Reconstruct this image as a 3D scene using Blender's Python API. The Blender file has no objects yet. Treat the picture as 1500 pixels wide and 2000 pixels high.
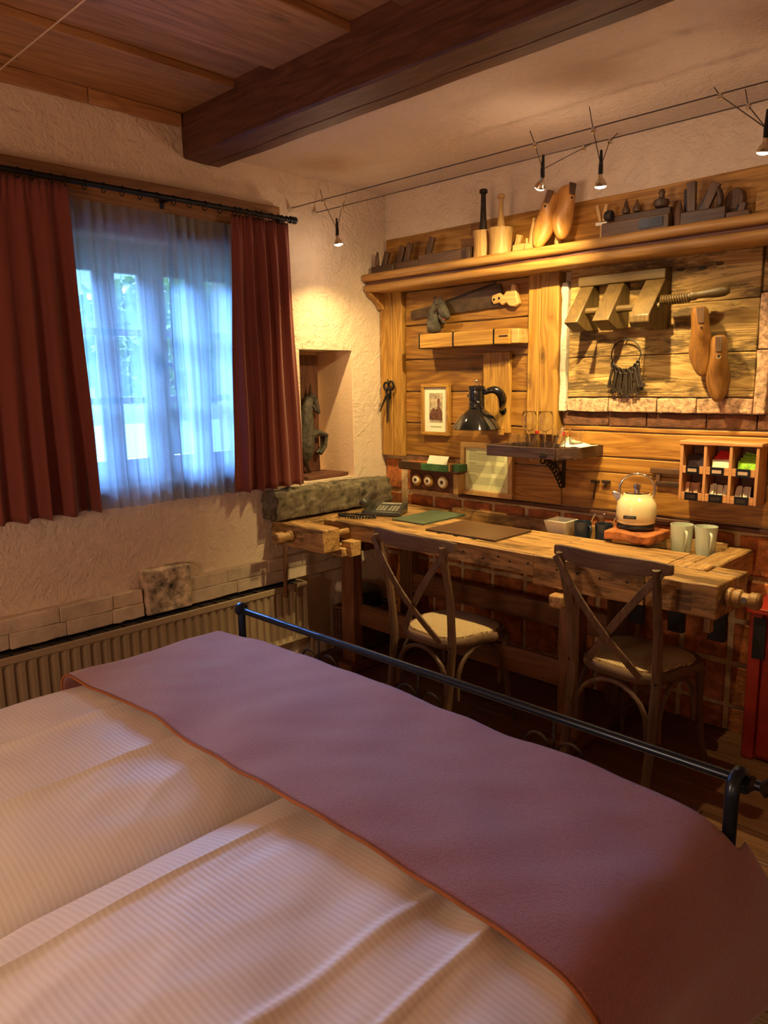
import bpy, bmesh, math, random
from mathutils import Vector, Matrix, noise
R = random.Random(7)
PI = math.pi
S = bpy.context.scene
COL = S.collection
# ------------------------------------------------------------------ camera
F_PX = 1462.8
cd = bpy.data.cameras.new('camera'); cam = bpy.data.objects.new('camera', cd); COL.objects.link(cam)
cd.sensor_fit = 'VERTICAL'; cd.sensor_height = 36.0; cd.lens = F_PX/2000*36.0
cd.clip_start = .05; cd.clip_end = 200
yaw, pitch, roll = .774510, .171911, -.015593
fw = Vector((-math.sin(yaw)*math.cos(pitch), math.cos(yaw)*math.cos(pitch), -math.sin(pitch)))
rt = fw.cross(Vector((0, 0, 1))).normalized(); up = rt.cross(fw)
r2 = rt*math.cos(roll)+up*math.sin(roll); u2 = up*math.cos(roll)-rt*math.sin(roll)
mt = Matrix((r2, u2, -fw)).transposed().to_4x4(); mt.translation = (3.0887, -3.2035, 1.5)
cam.matrix_world = mt
S.camera = cam
S.view_settings.view_transform = 'Standard'; S.view_settings.look = 'None'
S.view_settings.use_curve_mapping = False
S.view_settings.gamma = 1.0; S.view_settings.exposure = 0.22
# ------------------------------------------------------------------ world: overcast blue daylight
w = bpy.data.worlds.new('world'); S.world = w; w.use_nodes = True
bg = w.node_tree.nodes['Background']; bg.inputs[0].default_value = (.22, .48, 1.0, 1); bg.inputs[1].default_value = 4.0
# ------------------------------------------------------------------ lights
def lamp(name, kind, loc, energy, col, aim=None, **kw):
    l = bpy.data.lights.new(name, kind); l.energy = energy; l.color = col
    for k, v in kw.items(): setattr(l, k, v)
    o = bpy.data.objects.new(name, l); COL.objects.link(o); o.location = loc
    if aim: o.rotation_euler = (Vector(aim)-Vector(loc)).to_track_quat('-Z', 'Y').to_euler()
    return o
lamp('daylight', 'SUN', (-6, 1, 6), 60.0, (.24, .46, 1.0), (-6+1.8, 1-.85, 6-1.2), angle=.8)
WARM = (1.0, .72, .28)
# bulb position, aim point, power, cone
SPOTS = [((.255, -.60, 2.185), (.30, -.38, .75), 36, 2.2),
         ((1.409, -.60, 2.24), (.80, -.12, 1.45), 72, 1.9),
         ((1.659, -.60, 2.20), (1.55, -.32, 1.0), 94, 2.0),
         ((2.213, -.60, 2.20), (2.02, -.36, 1.05), 34, 1.7)]
for p, a, e, ang in SPOTS:
    d = (Vector(a)-Vector(p)).normalized()
    lamp('spot_spill_light', 'POINT', Vector(p)+d*.045, 1.6, (1.0, .74, .50), shadow_soft_size=.02)
    lamp('track_spot_light', 'SPOT', Vector(p)+d*.030, e, WARM, Vector(a), spot_size=ang, spot_blend=.85, shadow_soft_size=.012)
# bedside / room lamps behind the viewer
lamp('bedside_light', 'POINT', (1.6, -3.95, 1.25), 44, (1.0, .62, .38), shadow_soft_size=.13)
lamp('room_light', 'POINT', (3.45, -3.85, 1.05), 9, (1.0, .52, .25), shadow_soft_size=.2)
pt = lamp('window_portal', 'AREA', (-.35, -1.40, 1.57), 1, (1, 1, 1), (1, -1.40, 1.57), shape='RECTANGLE', size=1.1, size_y=1.1)
pt.data.cycles.is_portal = True

# ------------------------------------------------------------------ materials
def mat(name): 
    m = bpy.data.materials.new(name); m.use_nodes = True
    nt = m.node_tree; b = nt.nodes['Principled BSDF']
    return m, nt, b
def nd(nt, t, **kw):
    n = nt.nodes.new(t)
    for k, v in kw.items():
        if k.startswith('i_'): n.inputs[int(k[2:])].default_value = v
        else: setattr(n, k, v)
    return n
def ramp(nt, fac, stops):
    r = nt.nodes.new('ShaderNodeValToRGB'); e = r.color_ramp.elements
    while len(e) < len(stops): e.new(.5)
    for x, (p, c) in zip(e, stops):
        x.position = p; x.color = tuple(c)+(1,) if len(c) == 3 else c
    nt.links.new(fac, r.inputs[0]); return r.outputs[0]
def mix(nt, f, a, b, mode='MIX'):
    m = nt.nodes.new('ShaderNodeMix'); m.data_type = 'RGBA'; m.blend_type = mode
    for s, v in ((m.inputs[0], f), (m.inputs[6], a), (m.inputs[7], b)):
        if isinstance(v, (int, float)): s.default_value = v
        elif isinstance(v, tuple): s.default_value = v+(1,) if len(v) == 3 else v
        else: nt.links.new(v, s)
    return m.outputs[2]
def mth(nt, op, a, b=0.0, clamp=False):
    m = nt.nodes.new('ShaderNodeMath'); m.operation = op; m.use_clamp = clamp
    for s, v in ((m.inputs[0], a), (m.inputs[1], b)):
        if isinstance(v, (int, float)): s.default_value = v
        else: nt.links.new(v, s)
    return m.outputs[0]
def coords(nt, scale=(1, 1, 1), rnd=True):
    tc = nt.nodes.new('ShaderNodeTexCoord'); v = tc.outputs['Object']
    if rnd:
        oi = nt.nodes.new('ShaderNodeObjectInfo')
        k = nd(nt, 'ShaderNodeVectorMath', operation='SCALE'); k.inputs[0].default_value = (7.3, 11.1, 5.7); nt.links.new(oi.outputs['Random'], k.inputs[3])
        a = nd(nt, 'ShaderNodeVectorMath', operation='ADD'); nt.links.new(v, a.inputs[0]); nt.links.new(k.outputs[0], a.inputs[1]); v = a.outputs[0]
    mp = nd(nt, 'ShaderNodeMapping'); mp.inputs[3].default_value = scale; nt.links.new(v, mp.inputs[0])
    return mp.outputs[0]
def noi(nt, vec, scale, detail=4, rough=.6, dist=0):
    n = nt.nodes.new('ShaderNodeTexNoise'); n.inputs['Scale'].default_value = scale; n.inputs['Detail'].default_value = detail
    n.inputs['Roughness'].default_value = rough; n.inputs['Distortion'].default_value = dist
    nt.links.new(vec, n.inputs['Vector']); return n.outputs[0]
def bump(nt, b, h, strength=.3, dist=.01):
    n = nt.nodes.new('ShaderNodeBump'); n.inputs['Strength'].default_value = strength; n.inputs['Distance'].default_value = dist
    nt.links.new(h, n.inputs['Height']); nt.links.new(n.outputs[0], b.inputs['Normal'])
def wood(name, dark, mid, light, ax='x', rough=.55, knots=.5, grain=1.0, wear=0.0, bmp=.35, vary=.35, scale=1.0, holes=0, rings_w=.26):
    m, nt, b = mat(name)
    i = 'xyz'.index(ax)
    def sc(a, c): v = [c*scale]*3; v[i] = a*scale; return tuple(v)
    # long figure
    v1 = coords(nt, sc(.55, 5.5)); f1 = noi(nt, v1, 1.6, 3, .5, .7)
    rings = mth(nt, 'FRACT', mth(nt, 'MULTIPLY', f1, 9.0*grain))
    ringc = mth(nt, 'PINGPONG', rings, .5); ringc = mth(nt, 'MULTIPLY', ringc, 2.0)
    v2 = coords(nt, sc(3, 90)); f2 = noi(nt, v2, 1.0, 5, .7)
    v6 = coords(nt, sc(.8, 3.2)); f3 = noi(nt, v6, 1.4, 3, .5, .4)
    fac = mth(nt, 'ADD', mth(nt, 'ADD', mth(nt, 'MULTIPLY', ringc, rings_w), mth(nt, 'MULTIPLY', f2, .55)), mth(nt, 'MULTIPLY', f3, .45-rings_w*.5))
    c = ramp(nt, fac, [(.22, dark), (.5, mid), (.85, light)])
    if knots > 0:
        v3 = coords(nt, sc(2.4, 5.0)); wn = nt.nodes.new('ShaderNodeTexNoise'); wn.inputs['Scale'].default_value = 3.0; nt.links.new(v3, wn.inputs['Vector'])
        ad = nd(nt, 'ShaderNodeVectorMath', operation='MULTIPLY_ADD'); nt.links.new(wn.outputs['Color'], ad.inputs[0]); ad.inputs[1].default_value = (.16, .16, .16); nt.links.new(v3, ad.inputs[2])
        vo = nd(nt, 'ShaderNodeTexVoronoi'); vo.inputs['Scale'].default_value = 1.3; nt.links.new(ad.outputs[0], vo.inputs['Vector'])
        sp = nd(nt, 'ShaderNodeSeparateColor'); nt.links.new(vo.outputs['Color'], sp.inputs[0])
        kd = ramp(nt, vo.outputs['Distance'], [(0, (1, 1, 1)), (.06, (.75, .75, .75)), (.085, (.25, .25, .25)), (.10, (.55, .55, .55)), (.17, (0, 0, 0))])
        k = mth(nt, 'MULTIPLY', kd, mth(nt, 'LESS_THAN', sp.outputs[0], knots))
        c = mix(nt, mth(nt, 'MULTIPLY', k, .85), c, tuple(x*.45 for x in dark))
    if wear > 0:
        v4 = coords(nt, sc(2.0, 9)); n4 = noi(nt, v4, 1.5, 6, .75)
        wf = ramp(nt, n4, [(.49, (0, 0, 0)), (.60, (1, 1, 1))])
        c = mix(nt, mth(nt, 'MULTIPLY', wf, wear), c, tuple(x*.30 for x in mid))
    if holes:
        v5 = coords(nt, sc(11, 26)); vo = nd(nt, 'ShaderNodeTexVoronoi'); vo.inputs['Scale'].default_value = 1.0; nt.links.new(v5, vo.inputs['Vector'])
        sp = nd(nt, 'ShaderNodeSeparateColor'); nt.links.new(vo.outputs['Color'], sp.inputs[0])
        k = mth(nt, 'MULTIPLY', mth(nt, 'LESS_THAN', vo.outputs['Distance'], .2), mth(nt, 'LESS_THAN', sp.outputs[1], .14))
        c = mix(nt, mth(nt, 'MULTIPLY', k, .85), c, (.02, .012, .006))
    oi = nt.nodes.new('ShaderNodeObjectInfo')
    h = nd(nt, 'ShaderNodeHueSaturation'); nt.links.new(c, h.inputs['Color'])
    nt.links.new(mth(nt, 'ADD', mth(nt, 'MULTIPLY', oi.outputs['Random'], vary*2), 1-vary), h.inputs['Value'])
    nt.links.new(h.outputs[0], b.inputs['Base Color'])
    b.inputs['Roughness'].default_value = rough
    bump(nt, b, fac, bmp, .004)
    return m
def woodset(*a, **k): return {ax: wood(a[0]+'_'+ax, *a[1:], ax=ax, **k) for ax in 'xyz'}
def plain(name, col, rough=.5, metal=0, spec=None, coat=0, nscale=0, namt=.2, bmp=0, bscale=40, sheen=0, trans=0, ior=1.45, emit=None, estr=0, rnd=True):
    m, nt, b = mat(name)
    b.inputs['Base Color'].default_value = col+(1,); b.inputs['Roughness'].default_value = rough; b.inputs['Metallic'].default_value = metal
    if coat: b.inputs['Coat Weight'].default_value = coat; b.inputs['Coat Roughness'].default_value = .05
    if sheen: b.inputs['Sheen Weight'].default_value = sheen; b.inputs['Sheen Roughness'].default_value = .4
    if trans: b.inputs['Transmission Weight'].default_value = trans; b.inputs['IOR'].default_value = ior
    v = coords(nt, rnd=rnd)
    n = noi(nt, v, nscale or 6, 5, .65)
    nr = ramp(nt, n, [(.32, (0, 0, 0)), (.68, (1, 1, 1))])
    c = mix(nt, nr, tuple(x*(1-namt) for x in col), tuple(min(1, x*(1+namt)) for x in col))
    nt.links.new(c, b.inputs['Base Color'])
    if bmp: bump(nt, b, noi(nt, v, bscale, 5, .6), bmp, .01)
    if emit: b.inputs['Emission Color'].default_value = emit+(1,); b.inputs['Emission Strength'].default_value = estr
    return m
def plaster(name, col, strength, sc=14):
    m, nt, b = mat(name)
    v = coords(nt, rnd=False)
    big = noi(nt, v, 1.7, 4, .6)
    c = mix(nt, big, tuple(x*.86 for x in col), tuple(min(1, x*1.1) for x in col))
    sw = noi(nt, v, sc, 6, .62, 1.6); fine = noi(nt, v, sc*5, 3, .6)
    nt.links.new(c, b.inputs['Base Color']); b.inputs['Roughness'].default_value = .9
    bump(nt, b, mth(nt, 'ADD', sw, mth(nt, 'MULTIPLY', fine, .35)), strength, .022)
    return m
M_plaster = plaster('plaster_wall', (.72, .57, .43), .75)
M_plasterc = plaster('plaster_ceiling', (.70, .55, .43), .8, 20)
M_niche = plaster('plaster_niche', (.88, .62, .43), .15)
M_ledge = plain('ledge_plaster', (.56, .44, .33), .9, namt=.22, nscale=7, bmp=.8, bscale=18, rnd=False)
W_plank = woodset('plank_wood', (.075, .024, .004), (.27, .115, .018), (.48, .245, .050), rough=.5, knots=.5, wear=.18, vary=.2)
W_post = woodset('post_wood', (.11, .045, .007), (.33, .16, .028), (.52, .30, .065), rough=.55, knots=.5, vary=.12, grain=1.4)
W_beam = woodset('beam_wood', (.035, .010, .006), (.095, .030, .016), (.17, .065, .036), rough=.62, knots=.4, wear=.35, vary=.1)
W_ceil = woodset('ceiling_wood', (.13, .045, .020), (.29, .135, .052), (.42, .215, .095), rough=.5, knots=.55, vary=.25)
W_shelf = woodset('shelf_wood', (.14, .055, .014), (.35, .175, .045), (.52, .30, .095), rough=.45, knots=.3, vary=.05, grain=.7)
W_bench = woodset('bench_wood', (.09, .038, .014), (.36, .19, .065), (.60, .38, .15), rough=.5, knots=.3, wear=.9, vary=.12, bmp=.6)
W_leg = woodset('leg_wood', (.06, .024, .010), (.16, .065, .027), (.24, .11, .046), rough=.5, knots=.3, wear=.3, vary=.15)
W_panel = woodset('weathered_panel', (.12, .06, .018), (.34, .20, .062), (.48, .31, .11), rough=.8, knots=.9, wear=1.1, vary=.08, bmp=1.0, grain=1.6, holes=1, rings_w=.4)
W_tool = woodset('tool_wood', (.026, .012, .006), (.08, .036, .016), (.13, .062, .028), rough=.5, knots=.15, wear=.4, vary=.35)
W_pale = woodset('pale_tool_wood', (.28, .14, .045), (.50, .29, .10), (.64, .40, .16), rough=.55, knots=.15, wear=.25, vary=.12)
W_last = woodset('last_wood', (.26, .10, .02), (.44, .19, .04), (.56, .27, .07), rough=.4, knots=0, wear=.15, vary=.08, bmp=.12)
W_chair = woodset('chair_wood', (.045, .024, .015), (.105, .056, .032), (.17, .095, .056), rough=.5, knots=.1, wear=.2, vary=.08)
W_floor = woodset('floor_wood', (.05, .022, .012), (.12, .055, .026), (.19, .095, .045), rough=.35, knots=.3, vary=.25)
M_brick = plain('terracotta_brick', (.42, .13, .035), .8, nscale=22, namt=.45, bmp=.6, bscale=40)
M_brick2 = plain('dark_brick', (.12, .045, .02), .85, nscale=30, namt=.5, bmp=.9, bscale=50)
M_brickpale = plain('pale_brick', (.48, .29, .18), .9, nscale=45, namt=.6, bmp=1.0, bscale=45)
M_mortar = plain('mortar', (.62, .45, .25), .95, nscale=20, namt=.3, bmp=.6, bscale=60)
M_whitewash = plain('white_plaster_edge', (.60, .52, .42), .9, bmp=.8, bscale=60)
M_iron = plain('black_iron', (.025, .026, .032), .38, .85, namt=.3)
M_rust = plain('rusty_iron', (.04, .028, .022), .6, .6, nscale=40, namt=.5)
M_saw = plain('old_saw_steel', (.075, .045, .028), .5, .5, nscale=10, namt=.5)
M_bed = plain('bed_iron', (.035, .05, .075), .28, .8, namt=.2)
M_chrome = plain('chrome', (.75, .73, .70), .12, 1.0, namt=.03)
M_steel = plain('wire_steel', (.085, .06, .05), .45, .6, namt=.1)
M_enamel = plain('black_enamel', (.006, .006, .007), .06, 0, coat=1)
M_black = plain('black_plastic', (.012, .012, .014), .35)
M_phone = plain('phone_plastic', (.035, .035, .032), .32)
M_key = plain('phone_key', (.32, .31, .26), .5)
M_cream = plain('cream_enamel', (.82, .70, .42), .22, coat=.6, namt=.03)
M_mint = plain('mint_ceramic', (.58, .64, .52), .25, coat=.5, namt=.03)
M_navy = plain('navy_ceramic', (.02, .028, .045), .3, coat=.4)
M_white = plain('white_ceramic', (.72, .66, .54), .35, namt=.05)
M_paper = plain('paper', (.78, .76, .60), .8, namt=.04)
M_ppaper = plain('certificate_paper', (.72, .72, .40), .8, namt=.015)
M_ink = plain('grey_ink', (.30, .32, .20), .9)
M_red = plain('red_paint', (.30, .022, .012), .45, nscale=8, namt=.3)
M_redp = plain('red_foil', (.65, .015, .02), .3)
M_greenp = plain('green_foil', (.28, .62, .04), .35, nscale=60, namt=.5)
M_black2 = plain('black_foil', (.02, .012, .016), .3)
M_green = plain('green_leather', (.085, .115, .07), .38, bmp=.3, bscale=120, namt=.25)
M_brown = plain('brown_leather', (.10, .05, .025), .33, bmp=.15, bscale=120, namt=.2)
M_greenpaint = plain('green_paint', (.05, .14, .05), .6, nscale=14, namt=.6)
M_rad = plain('radiator_enamel', (.36, .27, .175), .45, namt=.06)
M_stone = plain('rough_stone', (.125, .10, .065), .95, nscale=24, namt=.75, bmp=1.0, bscale=34)
M_rattan, nt, b = mat('rattan')
v = coords(nt, rnd=False); wv = [nd(nt, 'ShaderNodeTexWave', wave_type='BANDS', bands_direction=d) for d in ('X', 'Y')]
for q in wv: q.inputs['Scale'].default_value = 34; nt.links.new(v, q.inputs['Vector'])
hh = mth(nt, 'MULTIPLY', wv[0].outputs[1], wv[1].outputs[1])
nt.links.new(ramp(nt, hh, [(0, (.24, .15, .07)), (.45, (.62, .46, .24)), (1, (.78, .62, .36))]), b.inputs['Base Color'])
b.inputs['Roughness'].default_value = .6; bump(nt, b, hh, .8, .004)
# red wool blanket
M_blanket, nt, b = mat('red_wool')
v = coords(nt, rnd=False); n1 = noi(nt, v, 190, 3, .9); n2 = noi(nt, v, 5, 4, .6)
nt.links.new(mix(nt, n1, mix(nt, n2, (.09, .014, .012), (.15, .026, .020)), (.46, .15, .13)), b.inputs['Base Color'])
b.inputs['Roughness'].default_value = .85; b.inputs['Sheen Weight'].default_value = 1.0; b.inputs['Sheen Roughness'].default_value = .5
b.inputs['Sheen Tint'].default_value = (.85, .80, .95, 1)
bump(nt, b, n1, 1.0, .003)
M_piping = plain('orange_brown_piping', (.30, .10, .03), .8)
# striped damask duvet
M_duvet, nt, b = mat('striped_white_damask')
v = coords(nt, (1, 1, 1), rnd=False)
wv = nd(nt, 'ShaderNodeTexWave', wave_type='BANDS', bands_direction='Y'); wv.inputs['Scale'].default_value = 26; nt.links.new(v, wv.inputs['Vector'])
nt.links.new(mix(nt, wv.outputs[1], (.78, .745, .72), (.87, .84, .82)), b.inputs['Base Color'])
nt.links.new(mth(nt, 'ADD', mth(nt, 'MULTIPLY', wv.outputs[1], -.25), .75), b.inputs['Roughness'])
b.inputs['Sheen Weight'].default_value = .15
bump(nt, b, noi(nt, v, 300, 2, .5), .08, .002)
# curtains
M_curtain = plain('brick_red_cotton', (.19, .042, .030), .85, namt=.06, bmp=.15, bscale=300, sheen=.25)
nt = M_curtain.node_tree; b = nt.nodes['Principled BSDF']
tr = nd(nt, 'ShaderNodeBsdfTranslucent'); tr.inputs[0].default_value = (.35, .05, .03, 1)
ms = nd(nt, 'ShaderNodeMixShader'); ms.inputs[0].default_value = .10
nt.links.new(b.outputs[0], ms.inputs[1]); nt.links.new(tr.outputs[0], ms.inputs[2]); nt.links.new(ms.outputs[0], nt.nodes['Material Output'].inputs[0])
def sheer(name, den):
    M_, nt, b = mat(name)
    v = coords(nt, (1, 1, 1), rnd=False); n = noi(nt, coords(nt, (1, 6, 60), rnd=False), 6, 3, .6)
    d1 = nd(nt, 'ShaderNodeBsdfDiffuse'); d1.inputs[0].default_value = (.62, .58, .56, 1)
    t1 = nd(nt, 'ShaderNodeBsdfTranslucent'); t1.inputs[0].default_value = (.40, .52, .62, 1)
    tp = nd(nt, 'ShaderNodeBsdfTransparent')
    m1 = nd(nt, 'ShaderNodeMixShader'); m1.inputs[0].default_value = .78; nt.links.new(d1.outputs[0], m1.inputs[1]); nt.links.new(t1.outputs[0], m1.inputs[2])
    m2 = nd(nt, 'ShaderNodeMixShader'); nt.links.new(mth(nt, 'ADD', mth(nt, 'MULTIPLY', n, -.18), den), m2.inputs[0])
    nt.links.new(m1.outputs[0], m2.inputs[1]); nt.links.new(tp.outputs[0], m2.inputs[2]); nt.links.new(m2.outputs[0], nt.nodes['Material Output'].inputs[0])
    return M_
M_sheer = sheer('sheer_voile', .50); M_sheer2 = sheer('sheer_voile_doubled', .26)
M_glass = plain('clear_glass', (.97, .98, .97), .02, trans=1, ior=1.45, namt=0)
# window panes: thin clear glass
M_pane, nt, b = mat('window_glass')
g = nd(nt, 'ShaderNodeBsdfGlossy'); g.inputs[0].default_value = (1, 1, 1, 1); g.inputs[1].default_value = .02
tp = nd(nt, 'ShaderNodeBsdfTransparent'); tp.inputs[0].default_value = (.93, .96, .96, 1)
fr = nd(nt, 'ShaderNodeFresnel'); ms = nd(nt, 'ShaderNodeMixShader')
nt.links.new(fr.outputs[0], ms.inputs[0]); nt.links.new(tp.outputs[0], ms.inputs[1]); nt.links.new(g.outputs[0], ms.inputs[2]); nt.links.new(ms.outputs[0], nt.nodes['Material Output'].inputs[0])
M_winwood = plain('white_window_paint', (.55, .55, .52), .5, namt=.08)
M_leaf = plain('leaf', (.10, .26, .05), .6, namt=.5, nscale=3)
M_leaf2 = plain('pale_leaf', (.30, .42, .10), .6, namt=.5, nscale=3)
M_grass = plain('grass', (.16, .30, .07), .8, namt=.4, nscale=4)
M_gravel = plain('gravel', (.62, .60, .55), .9, namt=.3, nscale=30)
M_bark = plain('bark', (.10, .07, .05), .9, namt=.4, nscale=20, bmp=.6)
M_bulb = plain('lit_bulb_glass', (.9, .85, .7), .2, emit=(1.0, .86, .60), estr=22, namt=0)
M_refl = plain('bulb_reflector', (.72, .62, .45), .18, .9, namt=.05)
M_horse = plain('worn_grey_paint', (.055, .045, .034), .75, nscale=34, namt=.7, bmp=.5, bscale=40)
M_rope = plain('horse_leather', (.04, .02, .012), .6)
M_mouth = plain('mouth_red', (.35, .06, .05), .6)
M_sepia = plain('sepia_print', (.42, .34, .24), .9, nscale=40, namt=.6)
M_sepia2 = plain('sepia_dark_print', (.13, .05, .035), .9, nscale=60, namt=.6)
W_dark = woodset('dark_stained_wood', (.018, .009, .008), (.045, .022, .018), (.075, .038, .03), rough=.4, knots=0, wear=.2, vary=.05)
W_lastd = woodset('dark_last_wood', (.08, .03, .007), (.19, .08, .017), (.29, .13, .03), rough=.4, knots=0, wear=.3, vary=.05, bmp=.1)
M_wicker = woodset('wicker', (.05, .02, .012), (.12, .05, .03), (.18, .08, .045), rough=.7, knots=0, vary=.1)
# ------------------------------------------------------------------ mesh helper
class M:
    def __init__(s): s.v = []; s.f = []
    def add(s, vs, fs):
        n = len(s.v); s.v += [Vector(p) for p in vs]; s.f += [tuple(i+n for i in f) for f in fs]; return s
    def box(s, x0, x1, y0, y1, z0, z1):
        return s.add([(x0, y0, z0), (x1, y0, z0), (x1, y1, z0), (x0, y1, z0), (x0, y0, z1), (x1, y0, z1), (x1, y1, z1), (x0, y1, z1)],
                     [(0, 3, 2, 1), (4, 5, 6, 7), (0, 1, 5, 4), (1, 2, 6, 5), (2, 3, 7, 6), (3, 0, 4, 7)])
    def bar(s, p, q, w, h, upv=(0, 0, 1), w2=None, h2=None):
        p, q = Vector(p), Vector(q); d = (q-p).normalized(); u = Vector(upv)
        a = d.cross(u).normalized(); u = a.cross(d); vs = []
        for c, ww, h_ in ((p, w, h), (q, w2 or w, h2 or h)):
            for i, j in ((-1, -1), (1, -1), (1, 1), (-1, 1)): vs.append(c+a*i*ww/2+u*j*h_/2)
        return s.add(vs, [(3, 2, 1, 0), (4, 5, 6, 7), (0, 1, 5, 4), (1, 2, 6, 5), (2, 3, 7, 6), (3, 0, 4, 7)])
    def tube(s, pts, r, n=8, closed=False, flat=None):
        pts = [Vector(p) for p in pts]; k = len(pts); rs = r if isinstance(r, (list, tuple)) else [r]*k
        vs = []; ref = None
        for i, p in enumerate(pts):
            if closed: d = pts[(i+1) % k]-pts[i-1]
            else: d = pts[min(i+1, k-1)]-pts[max(i-1, 0)]
            d.normalize()
            if ref is None: ref = Vector((0, 0, 1)) if abs(d.z) < .9 else Vector((1, 0, 0))
            a = d.cross(ref).normalized(); b_ = a.cross(d); ref = b_
            for j in range(n):
                t = 2*PI*j/n; vs.append(p+a*math.cos(t)*rs[i]+b_*math.sin(t)*rs[i]*(flat or 1))
        fs = []
        for i in range(k if closed else k-1):
            for j in range(n):
                i2 = (i+1) % k
                fs.append((i*n+j, i*n+(j+1) % n, i2*n+(j+1) % n, i2*n+j))
        if not closed: fs += [tuple(range(n))[::-1], tuple((k-1)*n+j for j in range(n))]
        return s.add(vs, fs)
    def lathe(s, prof, c=(0, 0, 0), ax=(0, 0, 1), n=20, cap=True):
        c, d = Vector(c), Vector(ax).normalized(); ref = Vector((1, 0, 0)) if abs(d.x) < .9 else Vector((0, 1, 0))
        a = (ref-d*ref.dot(d)).normalized(); b_ = d.cross(a); vs = []
        for r, z in prof:
            for j in range(n): t = 2*PI*j/n; vs.append(c+d*z+(a*math.cos(t)+b_*math.sin(t))*r)
        fs = []
        for i in range(len(prof)-1):
            for j in range(n): fs.append((i*n+j, i*n+(j+1) % n, (i+1)*n+(j+1) % n, (i+1)*n+j))
        if cap: fs += [tuple(range(n))[::-1], tuple((len(prof)-1)*n+j for j in range(n))]
        return s.add(vs, fs)
    def prism(s, poly, o, ex, ey, ez):   # polygon in (ex,ey) at origin o, extruded along ez
        o, ex, ey, ez = map(Vector, (o, ex, ey, ez)); n = len(poly)
        vs = [o+ex*a+ey*b_ for a, b_ in poly]+[o+ex*a+ey*b_+ez for a, b_ in poly]
        fs = [tuple(range(n))[::-1], tuple(range(n, 2*n))]+[(i, (i+1) % n, n+(i+1) % n, n+i) for i in range(n)]
        return s.add(vs, fs)
    def sphere(s, c, r, n=12, m=8):
        rr = (r, r, r) if isinstance(r, (int, float)) else r; c = Vector(c)
        vs = [c+Vector((0, 0, rr[2]))]
        for i in range(1, m):
            p = PI*i/m
            for j in range(n): t = 2*PI*j/n; vs.append(c+Vector((rr[0]*math.sin(p)*math.cos(t), rr[1]*math.sin(p)*math.sin(t), rr[2]*math.cos(p))))
        vs.append(c-Vector((0, 0, rr[2]))); fs = []
        for j in range(n): fs.append((0, 1+j, 1+(j+1) % n)); fs.append((len(vs)-1, 1+(m-2)*n+(j+1) % n, 1+(m-2)*n+j))
        for i in range(m-2):
            for j in range(n): fs.append((1+i*n+j, 1+(i+1)*n+j, 1+(i+1)*n+(j+1) % n, 1+i*n+(j+1) % n))
        return s.add(vs, fs)
    def grid(s, fn, nu, nv, closed=False):
        vs = [fn(i/nu, j/nv) for i in range(nu+1) for j in range(nv+1)]
        return s.add(vs, [(i*(nv+1)+j, (i+1)*(nv+1)+j, (i+1)*(nv+1)+j+1, i*(nv+1)+j+1) for i in range(nu) for j in range(nv)])
    def plank(s, x0, x1, y0, y1, z0, z1, ax='x', seg=8, jit=.004, rnd=R):   # board with slightly uneven long edges
        lo, hi = [x0, y0, z0], [x1, y1, z1]; i = 'xyz'.index(ax); j, k = [q for q in range(3) if q != i]
        vs = []
        for t in range(seg+1):
            for a, b_ in ((0, 0), (1, 0), (1, 1), (0, 1)):
                p = [0, 0, 0]; p[i] = lo[i]+(hi[i]-lo[i])*t/seg
                p[j] = (hi if a else lo)[j]+rnd.uniform(-jit, jit); p[k] = (hi if b_ else lo)[k]+rnd.uniform(-jit, jit)
                vs.append(p)
        fs = [(3, 2, 1, 0), tuple(seg*4+q for q in range(4))]
        for t in range(seg):
            for q in range(4): fs.append((t*4+q, t*4+(q+1) % 4, t*4+4+(q+1) % 4, t*4+4+q))
        return s.add(vs, fs)
    def xf(s, mtx):
        s.v = [mtx @ p for p in s.v]; return s
    def jitter(s, a, f=8.0):
        s.v = [p+Vector(noise.noise_vector(p*f))*a for p in s.v]; return s
def wloc(o):
    v = Vector((0, 0, 0))
    while o: v += o.location; o = o.parent
    return v
def obj(name, m, material, parent=None, bevel=0, world=True, smooth=True, solid=0, sub=0, label=None, ang=.6, mods=None):
    me = bpy.data.meshes.new(name)
    off = wloc(parent) if (parent and world) else Vector((0, 0, 0))
    me.from_pydata([p-off for p in m.v], [], m.f); me.materials.append(material)
    bm = bmesh.new(); bm.from_mesh(me); bmesh.ops.recalc_face_normals(bm, faces=bm.faces[:]); bm.to_mesh(me); bm.free()
    if smooth: me.shade_smooth(); me.set_sharp_from_angle(angle=ang)
    o = bpy.data.objects.new(name, me); COL.objects.link(o); o.parent = parent
    if label: o['label'] = label
    if solid: q = o.modifiers.new('s', 'SOLIDIFY'); q.thickness = solid; q.offset = 0
    if bevel: q = o.modifiers.new('b', 'BEVEL'); q.width = bevel; q.segments = 2; q.limit_method = 'ANGLE'; q.angle_limit = .6
    if sub: q = o.modifiers.new('u', 'SUBSURF'); q.levels = sub; q.render_levels = sub
    return o
def tag(o, label=None, cat=None, group=None, kind=None):
    for k, v_ in (('label', label), ('category', cat), ('group', group), ('kind', kind)):
        if v_: o[k] = v_
    return o
def thing(name, label, cat, loc=(0, 0, 0), rz=0, group=None, kind=None):
    o = bpy.data.objects.new(name, None); COL.objects.link(o); o.location = loc; o.rotation_euler = (0, 0, rz); o.empty_display_size = .05
    return tag(o, label, cat, group, kind)
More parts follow.
